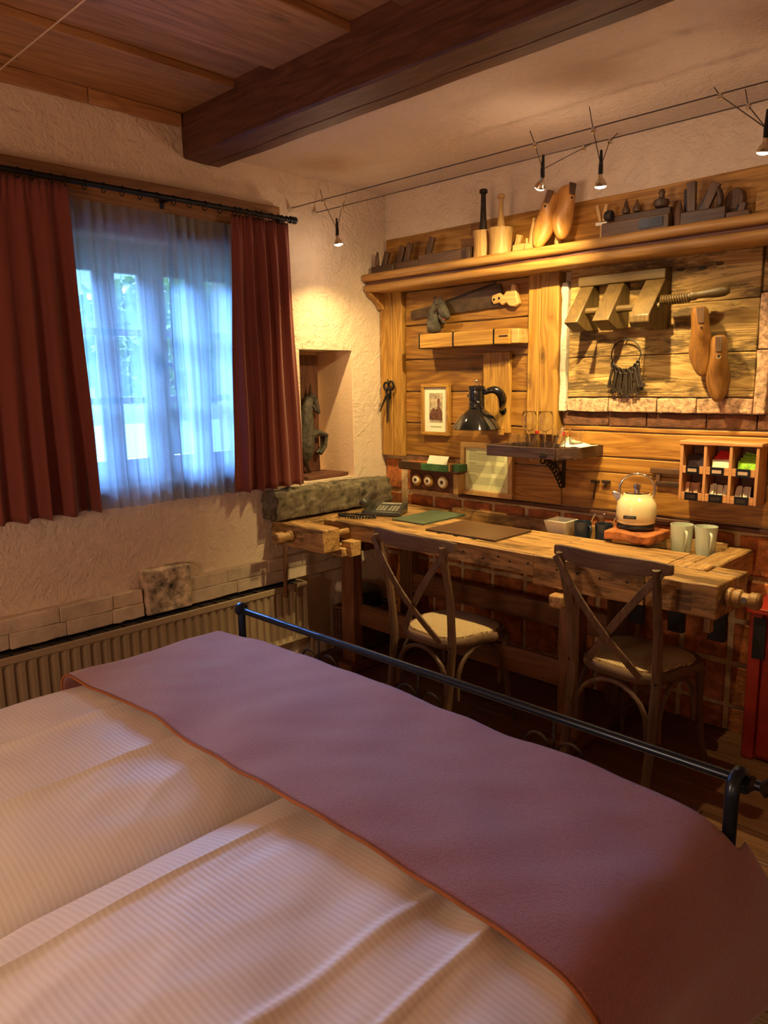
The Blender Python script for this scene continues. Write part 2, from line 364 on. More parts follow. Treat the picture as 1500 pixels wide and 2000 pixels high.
def single(name, m, material, label, cat, group=None, kind=None, **kw):   # one-mesh thing, origin at its base
    lo = [min(p[i] for p in m.v) for i in range(3)]; hi = [max(p[i] for p in m.v) for i in range(3)]
    c = Vector(((lo[0]+hi[0])/2, (lo[1]+hi[1])/2, lo[2])); m.v = [p-c for p in m.v]
    o = obj(name, m, material, None, **kw); o.location = c
    return tag(o, label, cat, group, kind)
def copy_tree(o, parent=None):
    c = o.copy(); COL.objects.link(c); c.parent = parent
    for ch in list(o.children): copy_tree(ch, c)
    return c
def arc(c, r, a0, a1, n, ax='xz', y=None):
    out = []
    for i in range(n+1):
        t = a0+(a1-a0)*i/n; p = Vector(c)
        p['xyz'.index(ax[0])] += r*math.cos(t); p['xyz'.index(ax[1])] += r*math.sin(t); out.append(p)
    return out
# ================================================================== SETTING
X1, Y0 = 4.3, -5.3
fl = obj('floor', M().box(-.4, X1, Y0, .3, -.12, -.012), W_floor['x'], smooth=False); tag(fl, kind='structure')
y = Y0; 
while y < 0:
    wd = R.choice((.13, .15, .17)); cut = R.uniform(1.2, 3.2)
    for a, b_ in ((0, cut), (cut+.003, X1)):
        obj('floorboard', M().box(a+.001, b_-.001, y+.0015, min(y+wd, 0)-.0015, -.012, 0), W_floor['x'], fl, bevel=.0015, smooth=False)
    y += wd
# window wall with window opening and niche
m = M()
TOP = 2.75
for a in ((-.45, 0, Y0, -1.93, 0, TOP), (-.45, 0, -1.93, -.87, 0, 1.05), (-.45, 0, -1.93, -.87, 2.12, TOP), (-.45, 0, -.87, -.66, 0, TOP),
          (-.45, 0, -.66, -.28, 0, .975), (-.45, 0, -.66, -.28, 1.675, TOP), (-.45, 0, -.28, .3, 0, TOP)): m.box(*a)
wl = obj('wall_left', m, M_plaster, smooth=False); tag(wl, kind='structure')
m = M().box(-.47, -.30, -.70, -.24, .93, 1.72).box(-.30, -.002, -.283, -.2795, .976, 1.674)
obj('niche_lining', m, M_niche, wl, smooth=False)
# protruding ledge of plastered stones under the window
yy = -2.95
for z0, z1 in ((.4785, .541), (.5416, .605)):
    yy = -2.95+R.uniform(0, .1)
    while yy < -.42:
        L = R.uniform(.2, .34); e = min(yy+L, -.40)
        segs = [(yy, e)]
        if yy < -1.64 and e > -1.64: segs = [(yy, -1.645)]; e = -1.405
        elif -1.645 <= yy < -1.405: segs = []; e = -1.405
        for a, b_ in segs:
            if b_-a > .03: obj('ledge_stone', M().plank(-.02, .05+R.uniform(-.006, .004), a+.0006, b_-.0006, z0, z1, 'y', 5, .0022), M_ledge, wl, bevel=.004)
        yy = e
wb = obj('wall_back', M().box(-.4, X1+.3, 0, .3, 0, TOP), M_plaster, smooth=False); tag(wb, kind='structure')
wr = obj('wall_right', M().box(X1, X1+.3, Y0, 0, 0, TOP), M_plaster, smooth=False); tag(wr, kind='structure')
wf = obj('wall_front', M().box(-.4, X1+.3, Y0-.3, Y0, 0, TOP), M_plaster, smooth=False); tag(wf, kind='structure')
c1 = obj('ceiling', M().box(-.4, X1+.3, -1.10, .3, 2.53, 2.85), M_plasterc, smooth=False); tag(c1, kind='structure')
c2 = obj('ceiling', M().box(-.4, X1+.3, Y0-.3, -1.10, 2.722, 2.85), W_ceil['y'], smooth=False); tag(c2, kind='structure')
xs = [.0, .415, .655, 1.085, 1.33, 1.78, 2.02, 2.46, 2.70, 3.14, 3.38, 3.85, X1]
for i in range(len(xs)-1):
    lowb = i % 2 == 0
    a, b_ = (xs[i], xs[i+1]) if lowb else (xs[i]-.03, xs[i+1]+.03)
    z = (2.668, 2.700) if lowb else (2.7005, 2.7215)
    pm = M()
    n = 14; vs = []
    for t in range(n+1):
        yq = Y0+.002+(-1.284-Y0)*t/n; j1 = R.uniform(-.008, .008)*lowb*(i > 0); j2 = R.uniform(-.008, .008)*lowb
        vs += [(a+j1+.002, yq, z[0]), (b_+j2, yq, z[0]), (b_+j2, yq, z[1]), (a+j1+.002, yq, z[1])]
    fs = [(3, 2, 1, 0), tuple(n*4+q for q in range(4))]+[(t*4+q, t*4+(q+1) % 4, t*4+4+(q+1) % 4, t*4+4+q) for t in range(n) for q in range(4)]
    obj('plank', pm.add(vs, fs), W_ceil['y'], c2, smooth=False, bevel=.004)
yq = -1.29
for L in (.42, .5, .47, .55, .5, .6, .6):
    if yq-L > Y0: obj('border_board', M().plank(.001, .022, yq-L+.002, yq-.002, 2.612, 2.667, 'y', 3, .002), W_ceil['y'], c2, bevel=.002)
    yq -= L
# big beam, with a drying crack cut along its underside
prof = [(-1.284, 2.492), (-1.276, 2.484), (-1.172, 2.478), (-1.168, 2.492), (-1.163, 2.478), (-1.098, 2.480), (-1.090, 2.488), (-1.092, 2.7215), (-1.284, 2.7215)]
bm_ = M(); n = 40; vs = []
for t in range(n+1):
    x = .001+(X1-.002)*t/n; wob = noise.noise(Vector((x*2.2, 1.3, 0)))*.008; wob2 = noise.noise(Vector((x*3.1, 5.3, 0)))*.006
    for k, (a, b_) in enumerate(prof):
        dy = wob if 2 <= k <= 4 else 0
        dz = wob2 if k not in (7, 8) else 0
        vs.append((x, a+dy+(wob2 if k in (0, 1) else 0), b_+dz))
K = len(prof)
bm_.add(vs, [tuple(range(K))[::-1], tuple(n*K+q for q in range(K))]+[(t*K+q, t*K+(q+1) % K, t*K+K+(q+1) % K, t*K+K+q) for t in range(n) for q in range(K)])
obj('beam', bm_, W_beam['x'], c2, ang=.5)
# ------------------------------------------------------------------ window
win = thing('window_1', None, None, (0, -1.40, 1.05), kind='structure')
obj('header_board', M().plank(.001, .028, -2.55, -.775, 2.125, 2.352, 'y', 8, .002), W_ceil['y'], win, bevel=.003)
fm = M().box(-.20, -.13, -1.93, -1.87, 1.05, 2.12).box(-.20, -.13, -.93, -.87, 1.05, 2.12).box(-.20, -.13, -1.87, -.93, 2.05, 2.12).box(-.20, -.13, -1.87, -.93, 1.05, 1.10)
obj('window_frame', fm, M_winwood, win, bevel=.003)
obj('window_sill', M().box(-.13, .012, -1.925, -.875, 1.05, 1.068), M_winwood, win, bevel=.004)
for a, b_, mid in ((-1.868, -1.405, -1.629), (-1.398, -.932, -1.172)):
    sm = M().box(-.165, -.125, a, a+.055, 1.102, 2.048).box(-.165, -.125, b_-.062, b_, 1.102, 2.048).box(-.165, -.125, a+.05, b_-.05, 1.99, 2.048).box(-.165, -.125, a+.05, b_-.05, 1.102, 1.17)
    s_ = obj('casement', sm, M_winwood, win, bevel=.003)
    obj('muntin', M().box(-.158, -.130, mid-.048, mid+.048, 1.17, 1.99), M_winwood, s_)
    for z in (1.435, 1.735): obj('muntin', M().box(-.158, -.130, a+.05, b_-.05, z-.015, z+.015), M_winwood, s_)
    obj('pane', M().box(-.148, -.145, a+.05, b_-.05, 1.17, 1.99), M_pane, s_, smooth=False)
hd = M().box(-.125, -.112, -1.415, -1.385, 1.55, 1.64).bar((-.10, -1.40, 1.595), (-.10, -1.29, 1.592), .014, .018).tube([(-.125, -1.40, 1.595), (-.098, -1.40, 1.595)], .008)
obj('window_handle', hd, M_iron, win)
# ------------------------------------------------------------------ what is outside the window
gr = single('lawn', M().box(-30, -.8, -25, 22, -.45, -.25), M_grass, 'bright green lawn outside behind the sheer curtain', 'lawn')
pa = single('garden_path', M().box(-9.5, -6.2, -25, 22, -.249, -.23), M_gravel, 'pale gravel path crossing the garden outside the window', 'path')
def bush(name, label, loc, r, h, n, mt_, seed, trunk=0, s=.09):
    rr = random.Random(seed); t = thing(name, label, 'tree' if trunk else 'shrub', loc, group='plants in the garden outside')
    m = M()
    for i in range(n):
        th, ph = rr.uniform(0, 2*PI), math.acos(rr.uniform(-1, 1)); q = rr.uniform(.45, 1)**.5
        c = Vector((r*q*math.sin(ph)*math.cos(th), r*q*math.sin(ph)*math.sin(th), trunk+h/2+h/2*q*math.cos(ph)))
        a = Vector((rr.gauss(0, 1), rr.gauss(0, 1), rr.gauss(0, 1))).normalized(); b_ = a.cross(Vector((rr.gauss(0, 1), 1, rr.gauss(0, 1)))).normalized()
        m.add([c-a*s, c-b_*s*.5, c+a*s, c+b_*s*.5], [(0, 1, 2, 3)])
    f = obj('foliage', m, mt_, t, world=False, smooth=False); f['kind'] = 'stuff'
    obj('trunk', M().tube([(0, 0, -.02), (.03, .02, (trunk+h)*.4), (0, .05, (trunk+h)*.75)], [.05+trunk*.04, .04+trunk*.03, .02], 8), M_bark, t, world=False)
bush('garden_tree', 'leafy pale tree with tall trunk outside the window', (-11, 5.0, -.25), 2.6, 2.6, 4000, M_leaf2, 1, 1.3, .13)
bush('garden_tree', 'dark leafy tree standing farther along beyond the path', (-14, 9.5, -.25), 2.6, 2.8, 4000, M_leaf, 2, 1.3, .13)
bush('garden_shrub', 'low round shrub close to the window outside', (-3.4, 1.2, -.25), .7, 1.0, 1800, M_leaf, 3)
bush('garden_shrub', 'larger pale shrub beside the gravel path outside', (-5.0, 3.6, -.25), .9, 1.3, 2200, M_leaf2, 4)
# ------------------------------------------------------------------ wood wall: bricks
mo = obj('mortar_bed', M().box(0.001, 2.9, -.0145, 0, 0, 1.08), M_mortar, wb, smooth=False)
bms = []
for k in range(5):
    q = M().plank(-.090, .090, -.016, 0, -.083, .083, 'x', 4, .0035); bms.append(q)
meshes = []
for q in bms:
    o = obj('brick', q, M_brick, wb, bevel=.004, ang=.8); meshes.append(o.data); bpy.data.objects.remove(o)
for row, zc in enumerate((.013, .2045, .395, .584, .775, .970)):
    for k in range(14):
        xc = .1+.2055*k+(.17 if False else 0) - .04
        if xc > 2.85 or (row == 5 and xc > .6): continue
        o = bpy.data.objects.new('brick', meshes[(k*3+row*2) % 5]); COL.objects.link(o); o.parent = wb
        q = o.modifiers.new('b', 'BEVEL'); q.width = .004; q.segments = 2; q.limit_method = 'ANGLE'
        o.location = (xc, -.0105, max(zc, .086)) if row == 0 else (xc, -.0105, zc)
        if row == 0: o.scale = (1, 1, .6); o.location.z = .052
        if k == 0: o.scale.x = .62; o.location.x = .062
# planks
def plank(x0, x1, z0, z1, y0=-.032, y1=-.0005, mt_=None, name='plank', ax='x', jit=.0022, seg=10, bev=.004):
    return obj(name, M().plank(x0, x1, y0, y1, z0, z1, ax, seg, jit), mt_ or W_plank[ax], wb, bevel=bev, ang=.7)
for z0, z1 in ((1.806, 1.985), (1.622, 1.800), (1.446, 1.616), (1.272, 1.440), (1.086, 1.266)): plank(.175, .998, z0, z1)
plank(.56, 1.19, .897, 1.080); plank(.998, 1.19, 1.086, 1.24)
plank(1.194, 2.9, 1.262, 1.282, -.026); plank(1.194, 2.9, 1.148, 1.258); plank(1.194, 2.9, 1.075, 1.144); plank(1.194, 2.9, .899, 1.071)
plank(.56, 2.9, .874, .893, -.042, mt_=W_beam['x'], name='rail', jit=.001)
for a, b_ in ((1.19, 1.42), (1.424, 1.60), (1.604, 1.86), (1.864, 2.06), (2.064, 2.30), (2.304, 2.6)):
    plank(a, b_, 1.286, 1.347, -.026, mt_=M_brick2, name='brick', jit=.003, seg=3)
for a, b_ in ((1.217, 1.425), (1.429, 1.652), (1.656, 1.822), (1.826, 2.045)):
    plank(a, b_, 1.351, 1.412, -.046, mt_=M_brickpale, name='brick', jit=.003, seg=3)
# posts
plank(.006, .098, 1.078, 1.998, -.062, mt_=W_post['z'], name='post', ax='z', jit=.0015); plank(.100, .172, 1.078, 1.998, -.060, mt_=W_post['z'], name='post', ax='z', jit=.0015)
plank(1.000, 1.068, 1.236, 1.998, -.058, mt_=W_post['z'], name='post', ax='z', jit=.0015); plank(1.070, 1.170, 1.236, 1.998, -.062, mt_=W_post['z'], name='post', ax='z', jit=.0015)
plank(1.176, 1.207, 1.35, 1.94, -.050, mt_=M_whitewash, name='plaster_strip', ax='z', jit=.003, seg=16)
# weathered panel of wide boards
for z0, z1 in ((1.418, 1.595), (1.597, 1.80), (1.802, 1.998)):
    plank(1.216, 2.045, z0, z1, -.040, mt_=W_panel['x'], name='panel_board', jit=.001)
plank(2.050, 2.9, 1.82, 1.998, -.030, mt_=W_panel['x'], name='panel_board')
for z0, z1 in ((1.351, 1.60), (1.604, 1.815)): plank(2.050, 2.095, z0, z1, -.046, mt_=M_brickpale, name='brick', jit=.003, ax='z', seg=4)
for z0, z1 in ((1.351, 1.52), (1.524, 1.68), (1.684, 1.815)): plank(2.1, 2.9, z0, z1, -.028)
# backboard over the shelf
plank(.024, .705, 2.088, 2.285, -.024, mt_=W_plank['x'], name='backboard'); plank(.709, 2.9, 2.088, 2.287, -.026, mt_=W_plank['x'], name='backboard')
# ------------------------------------------------------------------ long shelf
sh = thing('long_shelf', 'long honey coloured wooden shelf with double rounded lip above the panelling', 'shelf', (1.4, -.1, 1.90))
SX0, SX1 = .012, 2.9
def lip(yf, z0, z1, yb=-.0275):
    n = 60; m = M(); vs = []; pr = [(yb, z0), (yf+.012, z0), (yf+.003, z0+.007), (yf, (z0+z1)/2), (yf+.003, z1-.007), (yf+.012, z1), (yb, z1)]
    for t in range(n+1):
        x = SX0+(SX1-SX0)*t/n; j = noise.noise(Vector((x*4, z0*9, 0)))*.006
        for k, (a, b_) in enumerate(pr): vs.append((x, a+(j if 0 < k < 6 else 0), b_+(j*.3 if k < 4 else 0)))
    K = len(pr); return m.add(vs, [tuple(range(K))[::-1], tuple(n*K+q for q in range(K))]+[(t*K+q, t*K+(q+1) % K, t*K+K+(q+1) % K, t*K+K+q) for t in range(n) for q in range(K)])
obj('shelf_board', lip(-.205, 2.046, 2.086), W_shelf['x'], sh, ang=.9)
obj('shelf_core', M().box(SX0, SX1, -.175, -.001, 2.030, 2.0455), W_beam['x'], sh)
obj('lower_board', lip(-.190, 1.990, 2.0295, -.001), W_shelf['x'], sh, ang=.9)
cb = M().prism([(-.001, 1.990), (-.17, 1.990), (-.15, 1.975), (-.12, 1.955), (-.095, 1.93), (-.08, 1.91), (-.065, 1.90), (-.001, 1.90)], (.004-.0, 0, 0), (0, 1, 0), (0, 0, 1), (.0, 0, 0))
# ------------------------------------------------------------------ radiator
ra = thing('radiator', 'cream ribbed panel radiator under the window ledge', 'radiator', (.1, -1.8, 0))
m = M(); y0r, y1r = -2.95, -.765
m.box(.045, .13, y0r, y1r, .17, .182).box(.122, .132, y0r, y1r, .448, .478)
m.box(.045, .131, y0r, y0r+.012, .17, .478).box(.045, .131, y1r-.012, y1r, .17, .478)
obj('radiator_shell', m, M_rad, ra, bevel=.003)
pts = []; yv = y0r+.012
while yv < y1r-.02:
    pts += [(yv, .124), (yv+.006, .112), (yv+.022, .112), (yv+.028, .124)]; yv += .0435
vs = [(x, y_, z) for z in (.182, .20, .43, .448) for (y_, x) in pts]; K = len(pts)
vs = [(.124 if r_ in (0, 3) else v_[0], v_[1], v_[2]) for r_ in range(4) for v_ in vs[r_*K:(r_+1)*K]]
obj('ribbed_front', M().add(vs, [(r_*K+i, r_*K+i+1, (r_+1)*K+i+1, (r_+1)*K+i) for r_ in range(3) for i in range(K-1)]), M_rad, ra, solid=.002, smooth=False)
m = M()
for i in range(28): m.box(.03, .121, y0r+.02+i*.0775, y0r+.026+i*.0775, .4725, .4765)
m.box(.028, .036, y0r, y1r, .4785, .484)
m.box(.030, .121, y0r+.013, y1r-.013, .468, .472)
obj('top_grille', m, M_iron, ra)
obj('back_panel', M().box(.012, .03, y0r, y1r, .17, .45), M_rad, ra)
obj('pipe', M().tube([(.09, y1r+.001, .215), (.09, y1r+.05, .215), (.09, y1r+.055, .20), (.09, y1r+.055, .001)], .009, 8), M_rad, ra)
# old tile set in the ledge
tb = M().plank(-.01, .068, -1.636, -1.410, .480, .682, 'z', 6, .003)
single('stone_tile_block', tb, None or plain('stained_tile', (.42, .32, .235), .85, nscale=13, namt=.95, bmp=1.0, bscale=30), 'square stained stone block set into the wall ledge under the window', 'block', bevel=.005)
# rough stone
m = M(); n1_, n2_ = 26, 8
g = bmesh.new(); bmesh.ops.create_cube(g, size=1); bmesh.ops.subdivide_edges(g, edges=g.edges[:], cuts=21, use_grid_fill=True)
for v_ in g.verts: v_.index
g.verts.index_update()
vs = []
for v_ in g.verts:
    p = Vector((v_.co.x*.125, v_.co.y*.83, v_.co.z*.150)); 
    e = max(abs(v_.co.x), abs(v_.co.z)); cr = abs(v_.co.x)*2*abs(v_.co.z)*2
    p.x *= 1-.10*cr**4; p.z *= 1-.08*cr**4
    p += Vector((.072, -.525, .893)); d = noise.fractal(p*16, .8, 2, 4)*.015+noise.noise(p*4)*.008
    q = p+Vector((d, d*.4, d*(1 if v_.co.z > -.49 else 0)))
    q.x = max(q.x, .004); vs.append(q)
m.add(vs, [tuple(v_.index for v_ in f.verts) for f in g.faces]); g.free()
st = single('stone_block', m, M_stone, 'long rough grey stone block on the left bench end by the window wall', 'stone', ang=.9)
# ================================================================== CURTAINS
rod = thing('curtain_rod', 'dark iron curtain rod with rings above the window', 'curtain rod', (.12, -1.6, 2.26))
obj('rod', M().tube([(.12, -2.9, 2.278), (.12, -.79, 2.278)], .0115, 12), M_iron, rod)
obj('finial', M().lathe([(.0125, 0), (.017, .004), (.017, .012), (.013, .014), (.0165, .02), (.0165, .04), (.012, .044)], (.12, -.792, 2.278), (0, 1, 0), 14), M_iron, rod)
for yb in (-1.42, -.80, -2.5): obj('bracket', M().box(.029, .034, yb-.009, yb+.009, 2.25, 2.31).bar((.034, yb, 2.278), (.112, yb, 2.278), .012, .012), M_iron, rod)
ring0 = obj('curtain_ring', M().tube([(.12+.019*math.cos(t*PI/6), -2.2, 2.272+.019*math.sin(t*PI/6)) for t in range(12)], .0022, 6, closed=True), M_iron, rod)
ys = [-2.30, -2.24, -2.19, -2.12, -2.05, -2.0, -1.93, -1.88]+[-1.80+i*.077 for i in range(9)]+[-1.105, -1.08, -1.04, -.99, -.96, -.90, -.86, -.84, -.81]
ring0.location.y += ys[0]+2.2
for yq in ys[1:]:
    c_ = ring0.copy(); COL.objects.link(c_); c_.parent = rod; c_.location.y = ring0.location.y+(yq-ys[0])
def curtain(name, label, cat, mt_, yt0, yt1, yb0, yb1, zt, zb, x, folds, amp_t, amp_b, seed, nu=200, nv=44, solid=.003, zslope=0, pinch=0):
    rr = random.Random(seed); ph = [rr.uniform(0, 6) for _ in range(4)]
    def fn(u, v):
        k = v**1.5 if pinch else v
        yy_ = (yt0+(yt1-yt0)*u)*(1-v)+(yb0+(yb1-yb0)*u)*v
        uw = u+.020*math.sin(3*PI*u+ph[0])*v+.012*math.sin(7*PI*u+ph[3])
        s_ = math.sin(2*PI*folds*uw+ph[1]); s_ = math.copysign(abs(s_)**.75, s_)
        a = amp_t+(amp_b-amp_t)*v
        a *= .75+.35*math.sin(5*u+ph[2]+1.5*v)
        xx = x+a*s_+.012*v*math.sin(2.3*PI*u+ph[3])+.004*math.sin(9*v+8*u)
        if pinch and v < .10: xx = x+(xx-x)*(.7+.3*v/.10)+.006*math.sin(2*PI*folds*3*u)*(1-v/.10)
        yy_ += .25*a*math.cos(2*PI*folds*uw+ph[1])
        z = zt+(zb-zt)*v+zslope*(u-.5)*v+.004*math.sin(2*PI*folds*uw)*v
        return (xx, yy_, z)
    return single(name, M().grid(fn, nu, nv), mt_, label, cat, solid=solid, ang=3)
curtain('red_curtain', 'brick red pleated curtain at the left side of the window', 'curtain', M_curtain, -2.42, -1.855, -2.50, -1.825, 2.262, .99, .105, 7, .014, .034, 3, pinch=1)
curtain('red_curtain', 'brick red pleated curtain at the right side of the window, next to the niche', 'curtain', M_curtain, -1.115, -.785, -1.150, -.735, 2.262, .985, .105, 5, .014, .030, 5, pinch=1)
curtain('sheer_curtain', 'white translucent sheer curtain, left panel over the window', 'curtain', M_sheer, -1.90, -1.405, -1.88, -1.39, 2.228, .985, .060, 9, .010, .024, 8, solid=0)
curtain('sheer_curtain', 'white translucent sheer curtain, right panel over the window', 'curtain', M_sheer2, -1.425, -1.07, -1.41, -1.10, 2.228, .982, .048, 7, .010, .022, 9, solid=0)
# ================================================================== NICHE: carved horse on a board
hb = thing('carved_horse', 'worn carved wooden horse figure on a brown board in the wall niche', 'figure', (-.2, -.46, .976))
obj('back_board', M().plank(-.225, -.203, -.60, -.362, 1.0, 1.655, 'z', 6, .002), W_beam['z'], hb, bevel=.003)
obj('base_board', M().plank(-.24, -.03, -.60, -.30, .9765, .998, 'y', 5, .002), W_beam['y'], hb, bevel=.003)
hm = M()
hm.tube([(-.16, -.500, 1.06), (-.16, -.500, 1.14), (-.16, -.495, 1.22), (-.16, -.490, 1.33), (-.16, -.480, 1.40), (-.16, -.460, 1.425)], [.030, .052, .050, .040, .034, .022], 10)
hm.tube([(-.16, -.475, 1.435), (-.16, -.445, 1.425), (-.16, -.420, 1.385), (-.16, -.405, 1.345), (-.16, -.398, 1.325)], [.020, .028, .022, .017, .012], 7).tube([(-.16, -.440, 1.385), (-.16, -.425, 1.355), (-.16, -.415, 1.335)], [.014, .010, .007], 6)
obj('body', hm.jitter(.010, 40), M_horse, hb, sub=1, ang=1)
obj('ear', M().tube([(-.155, -.462, 1.445), (-.155, -.456, 1.50)], [.010, .002], 6), M_rope, hb)
for a in (.0, .03):
    obj('foreleg', M().tube([(-.175+a, -.485, 1.205), (-.175+a, -.42, 1.225), (-.175+a, -.362, 1.205), (-.17+a, -.375, 1.14), (-.17+a, -.415, 1.105)], [.024, .019, .016, .009, .013], 6), M_horse, hb, ang=.5)
obj('hind_leg', M().tube([(-.16, -.50, 1.12), (-.16, -.515, 1.07), (-.16, -.490, 1.03), (-.16, -.478, .9995)], [.028, .018, .012, .014], 8), M_rope, hb, sub=1, ang=3)
# ================================================================== BED
bd = thing('bed', 'double bed with dark iron footboard rail and mattress', 'bed', (1.735, -2.75, 0))
ZR, YF = .692, -1.69
obj('mattress', M().box(.90, 2.57, -3.86, -1.76, .24, .50), M_duvet, bd, bevel=.03)
obj('bed_base', M().box(.93, 2.54, -3.84, -1.78, .17, .235), W_beam['x'], bd, bevel=.004)
obj('side_rail', M().box(.905, .925, -3.86, -1.75, .18, .25), M_bed, bd); obj('side_rail', M().box(2.55, 2.57, -3.86, -1.75, .18, .25), M_bed, bd)
obj('top_rail', M().tube([(.872, YF, ZR-.004), (2.66, YF, ZR-.004)], .0115, 12), M_bed, bd)
obj('lower_rail', M().tube([(.90, YF, .30), (2.60, YF, .30)], .008, 10), M_bed, bd)
def post(x):
    p = [(x, YF-.045, .001), (x, YF-.045, .30), (x, YF-.045, .60), (x, YF-.044, .665)]+[(x, YF-.012-.032*math.cos(a), .675+.034*math.sin(a)) for a in [i*PI/8 for i in range(0, 9)]]+[(x, YF+.019, .655)]
    return M().tube(p, [.014]*3+[.0145]*(len(p)-3), 12)
obj('foot_post', post(2.615), M_bed, bd)
obj('foot_post', M().tube([(.872, YF, .001), (.872, YF, .3), (.872, YF, ZR)], .014, 12).lathe([(.010, -.014), (.024, -.008), (.026, 0), (.024, .008), (.010, .014)], (.872, YF, ZR), (1, 0, 0), 16), M_bed, bd)
for x in (.92, 2.55): obj('head_post', M().tube([(x, -3.89, .001), (x, -3.89, 1.05)], .014, 12), M_bed, bd)
obj('head_rail', M().tube([(.92, -3.89, 1.03), (2.55, -3.89, 1.03)], .012, 12), M_bed, bd)
obj('finial', M().lathe([(.012, 0), (.018, .006), (.012, .012), (.008, .02), (.016, .028), (.02, .034), (.014, .042), (.008, .05), (.015, .056), (.010, .064), (.003, .07)], (2.632, YF, ZR-.004), (1, 0, 0), 14), M_rust, bd)
for x in (1.30, 1.735, 2.18):
    sc_ = M().tube([(x, YF, .30), (x, YF, ZR-.012)], .004, 6)
    obj('scroll_bar', sc_, M_rust, bd)
    for sg in (-1, 1):
        pts = [(x+sg*(.005+.048-.048*math.cos(t)*(1-t/9)), YF, .585+.055*math.sin(t)*(1-t/9)) for t in [i*PI/9 for i in range(0, 16)]]
        obj('scroll', M().tube(pts, .004, 6), M_rust, bd)
# duvets
def fold(d, w_, h): return h*math.exp(-(d/w_)**2)
def cushion(t, p=2.6): return (1-abs(2*t-1)**p)
def duvet_z(x, y_, x0, x1, y0, y1, seed):
    u = (x-x0)/(x1-x0); v = (y_-y0)/(y1-y0)
    outer = (u < .5) if x0 < 1 else (u > .5)
    e = cushion(u, 7 if outer else 3.2)**(.42 if outer else .5)*max(0, cushion(v, 9))**.5
    z = .50+.100*e
    q = Vector((x*2.1, y_*2.1, seed)); z += .016*noise.noise(q)*e
    # long soft pulls running mostly along the bed and slightly diagonal
    w1 = noise.noise(Vector((x*5.5+y_*3.2, y_*1.9-x*.8, seed+4))); z += .010*(1-abs(w1)*2.4)*e*max(0, noise.noise(Vector((x*2.4, y_*1.6, seed+9)))*1.3+.45)
    w2 = noise.noise(Vector((x*16-y_*5, y_*4.5+x*2, seed+7))); z += .0030*w2*e+.007*noise.noise(Vector((x*6+y_, y_*5-x*3, seed+21)))*e
    return z, e
def duvet(label, x0, x1, y0, y1, seed, creases):
    nu, nv = 130, 200
    def fn(a, b_):
        s_ = math.sin((a-.5)*PI); x = x0+(x1-x0)*(.5+.5*(s_*.35+(2*a-1)*.65))
        y_ = y0+(y1-y0)*b_
        z, e = duvet_z(x, y_, x0, x1, y0, y1, seed)
        for cx, hgt, wd_ in creases: z += fold(x-cx-.004*math.sin(y_*3), wd_, hgt)*e+(fold(x-cx-.05, .035, -.006)*e if hgt > .003 else 0)
        return (x+.006*noise.noise(Vector((0, y_*3, seed))), y_, z)
    m = M().grid(fn, nu, nv)
    nvx = nv+1
    # skirt down and underside
    rim = [i*nvx for i in range(nu+1)]+[nu*nvx+j for j in range(1, nvx)]+[i*nvx+nv for i in range(nu-1, -1, -1)]+[j for j in range(nv-1, 0, -1)]
    base = len(m.v); cx, cy = (x0+x1)/2, (y0+y1)/2
    for i in rim: p = m.v[i]; m.v.append(Vector((cx+(p.x-cx)*1.0, cy+(p.y-cy)*1.0, .502)))
    k = len(rim)
    m.f += [(rim[i], rim[(i+1) % k], base+(i+1) % k, base+i) for i in range(k)]
    m.f.append(tuple(base+i for i in range(k)))
    return single('duvet', m, M_duvet, label, 'duvet', 'white striped duvets on the bed', ang=1.2)
duvet('white striped duvet on the window side of the bed', .80, 1.742, -3.80, -1.78, 3, [(1.138, .007, .009), (1.438, .009, .007), (.97, .003, .02)])
duvet('white striped duvet on the near side of the bed', 1.748, 2.66, -3.80, -1.78, 13, [(1.915, .010, .007), (2.31, .009, .012), (2.44, .009, .009)])
# blanket
def bl_pt(a, b_):
    # a across the bed (arc length), b along
    yf, yn = -1.722, -2.315
    y_ = yf+(yn-yf)*b_
    L0, L1 = .05, .235            # left overhang, right drop
    s_ = -L0+(1.84+L0+L1)*a        # 0..1.84 lies on top (x .80 -> 2.64)
    xt = .80+min(max(s_, 0), 1.84)
    zz = .618+.030*math.sin(PI*(xt-.8)/1.84)+.010*noise.noise(Vector((xt*2.2, y_*3, 2)))+.011*noise.noise(Vector((xt*4.2+y_*3, y_*2.2, 6)))+.005*noise.noise(Vector((xt*9-y_*5, y_*8, 6)))-.010*math.exp(-((xt-1.745)/.07)**2)*b_
    x, z = xt, zz
    if s_ < 0:
        x = .80-.006*math.sin(min(1, -s_/.04)*PI/2); z = .585+s_*.9
    elif xt < .90:
        t = (.90-xt)/.10; z = zz*(1-t**4)+.585*t**4
    if s_ > 1.84:
        d = s_-1.84; fl_ = d/L1
        x = 2.64+.035*math.sin(min(1, d/.09)*PI/2)+.035*fl_*(.5+.5*math.sin(5.5*b_+.6))+.03*fl_*(1-b_)**2
        z = .575-d*.96-.008*math.sin(7*b_)-.05*fl_*(1-b_)**3
        y_ += .035*fl_*(1-b_)**2
    elif xt > 2.50:
        t = (xt-2.50)/.14; z = zz*(1-t**3)+.575*t**3
        # soft tuck fold by the corner
    # foot end rolls over
    if b_ < .09:
        t = 1-b_/.09
        if s_ <= 1.84: z -= .05*t**2
    return Vector((x, y_+.006*math.sin(6*xt), z))
def fb(u, v): return bl_pt(u, v)
bl = single('blanket', M().grid(fb, 210, 70), M_blanket, 'heather red wool blanket laid across the foot of the bed, hanging over the side', 'blanket', solid=.009, ang=3)
pm = [bl_pt(i/160, 1.0)+Vector((0, -.002, .001)) for i in range(161)]
pm2 = M().tube(pm, .0045, 6); pm2.v = [p-Vector(bl.location) for p in pm2.v]
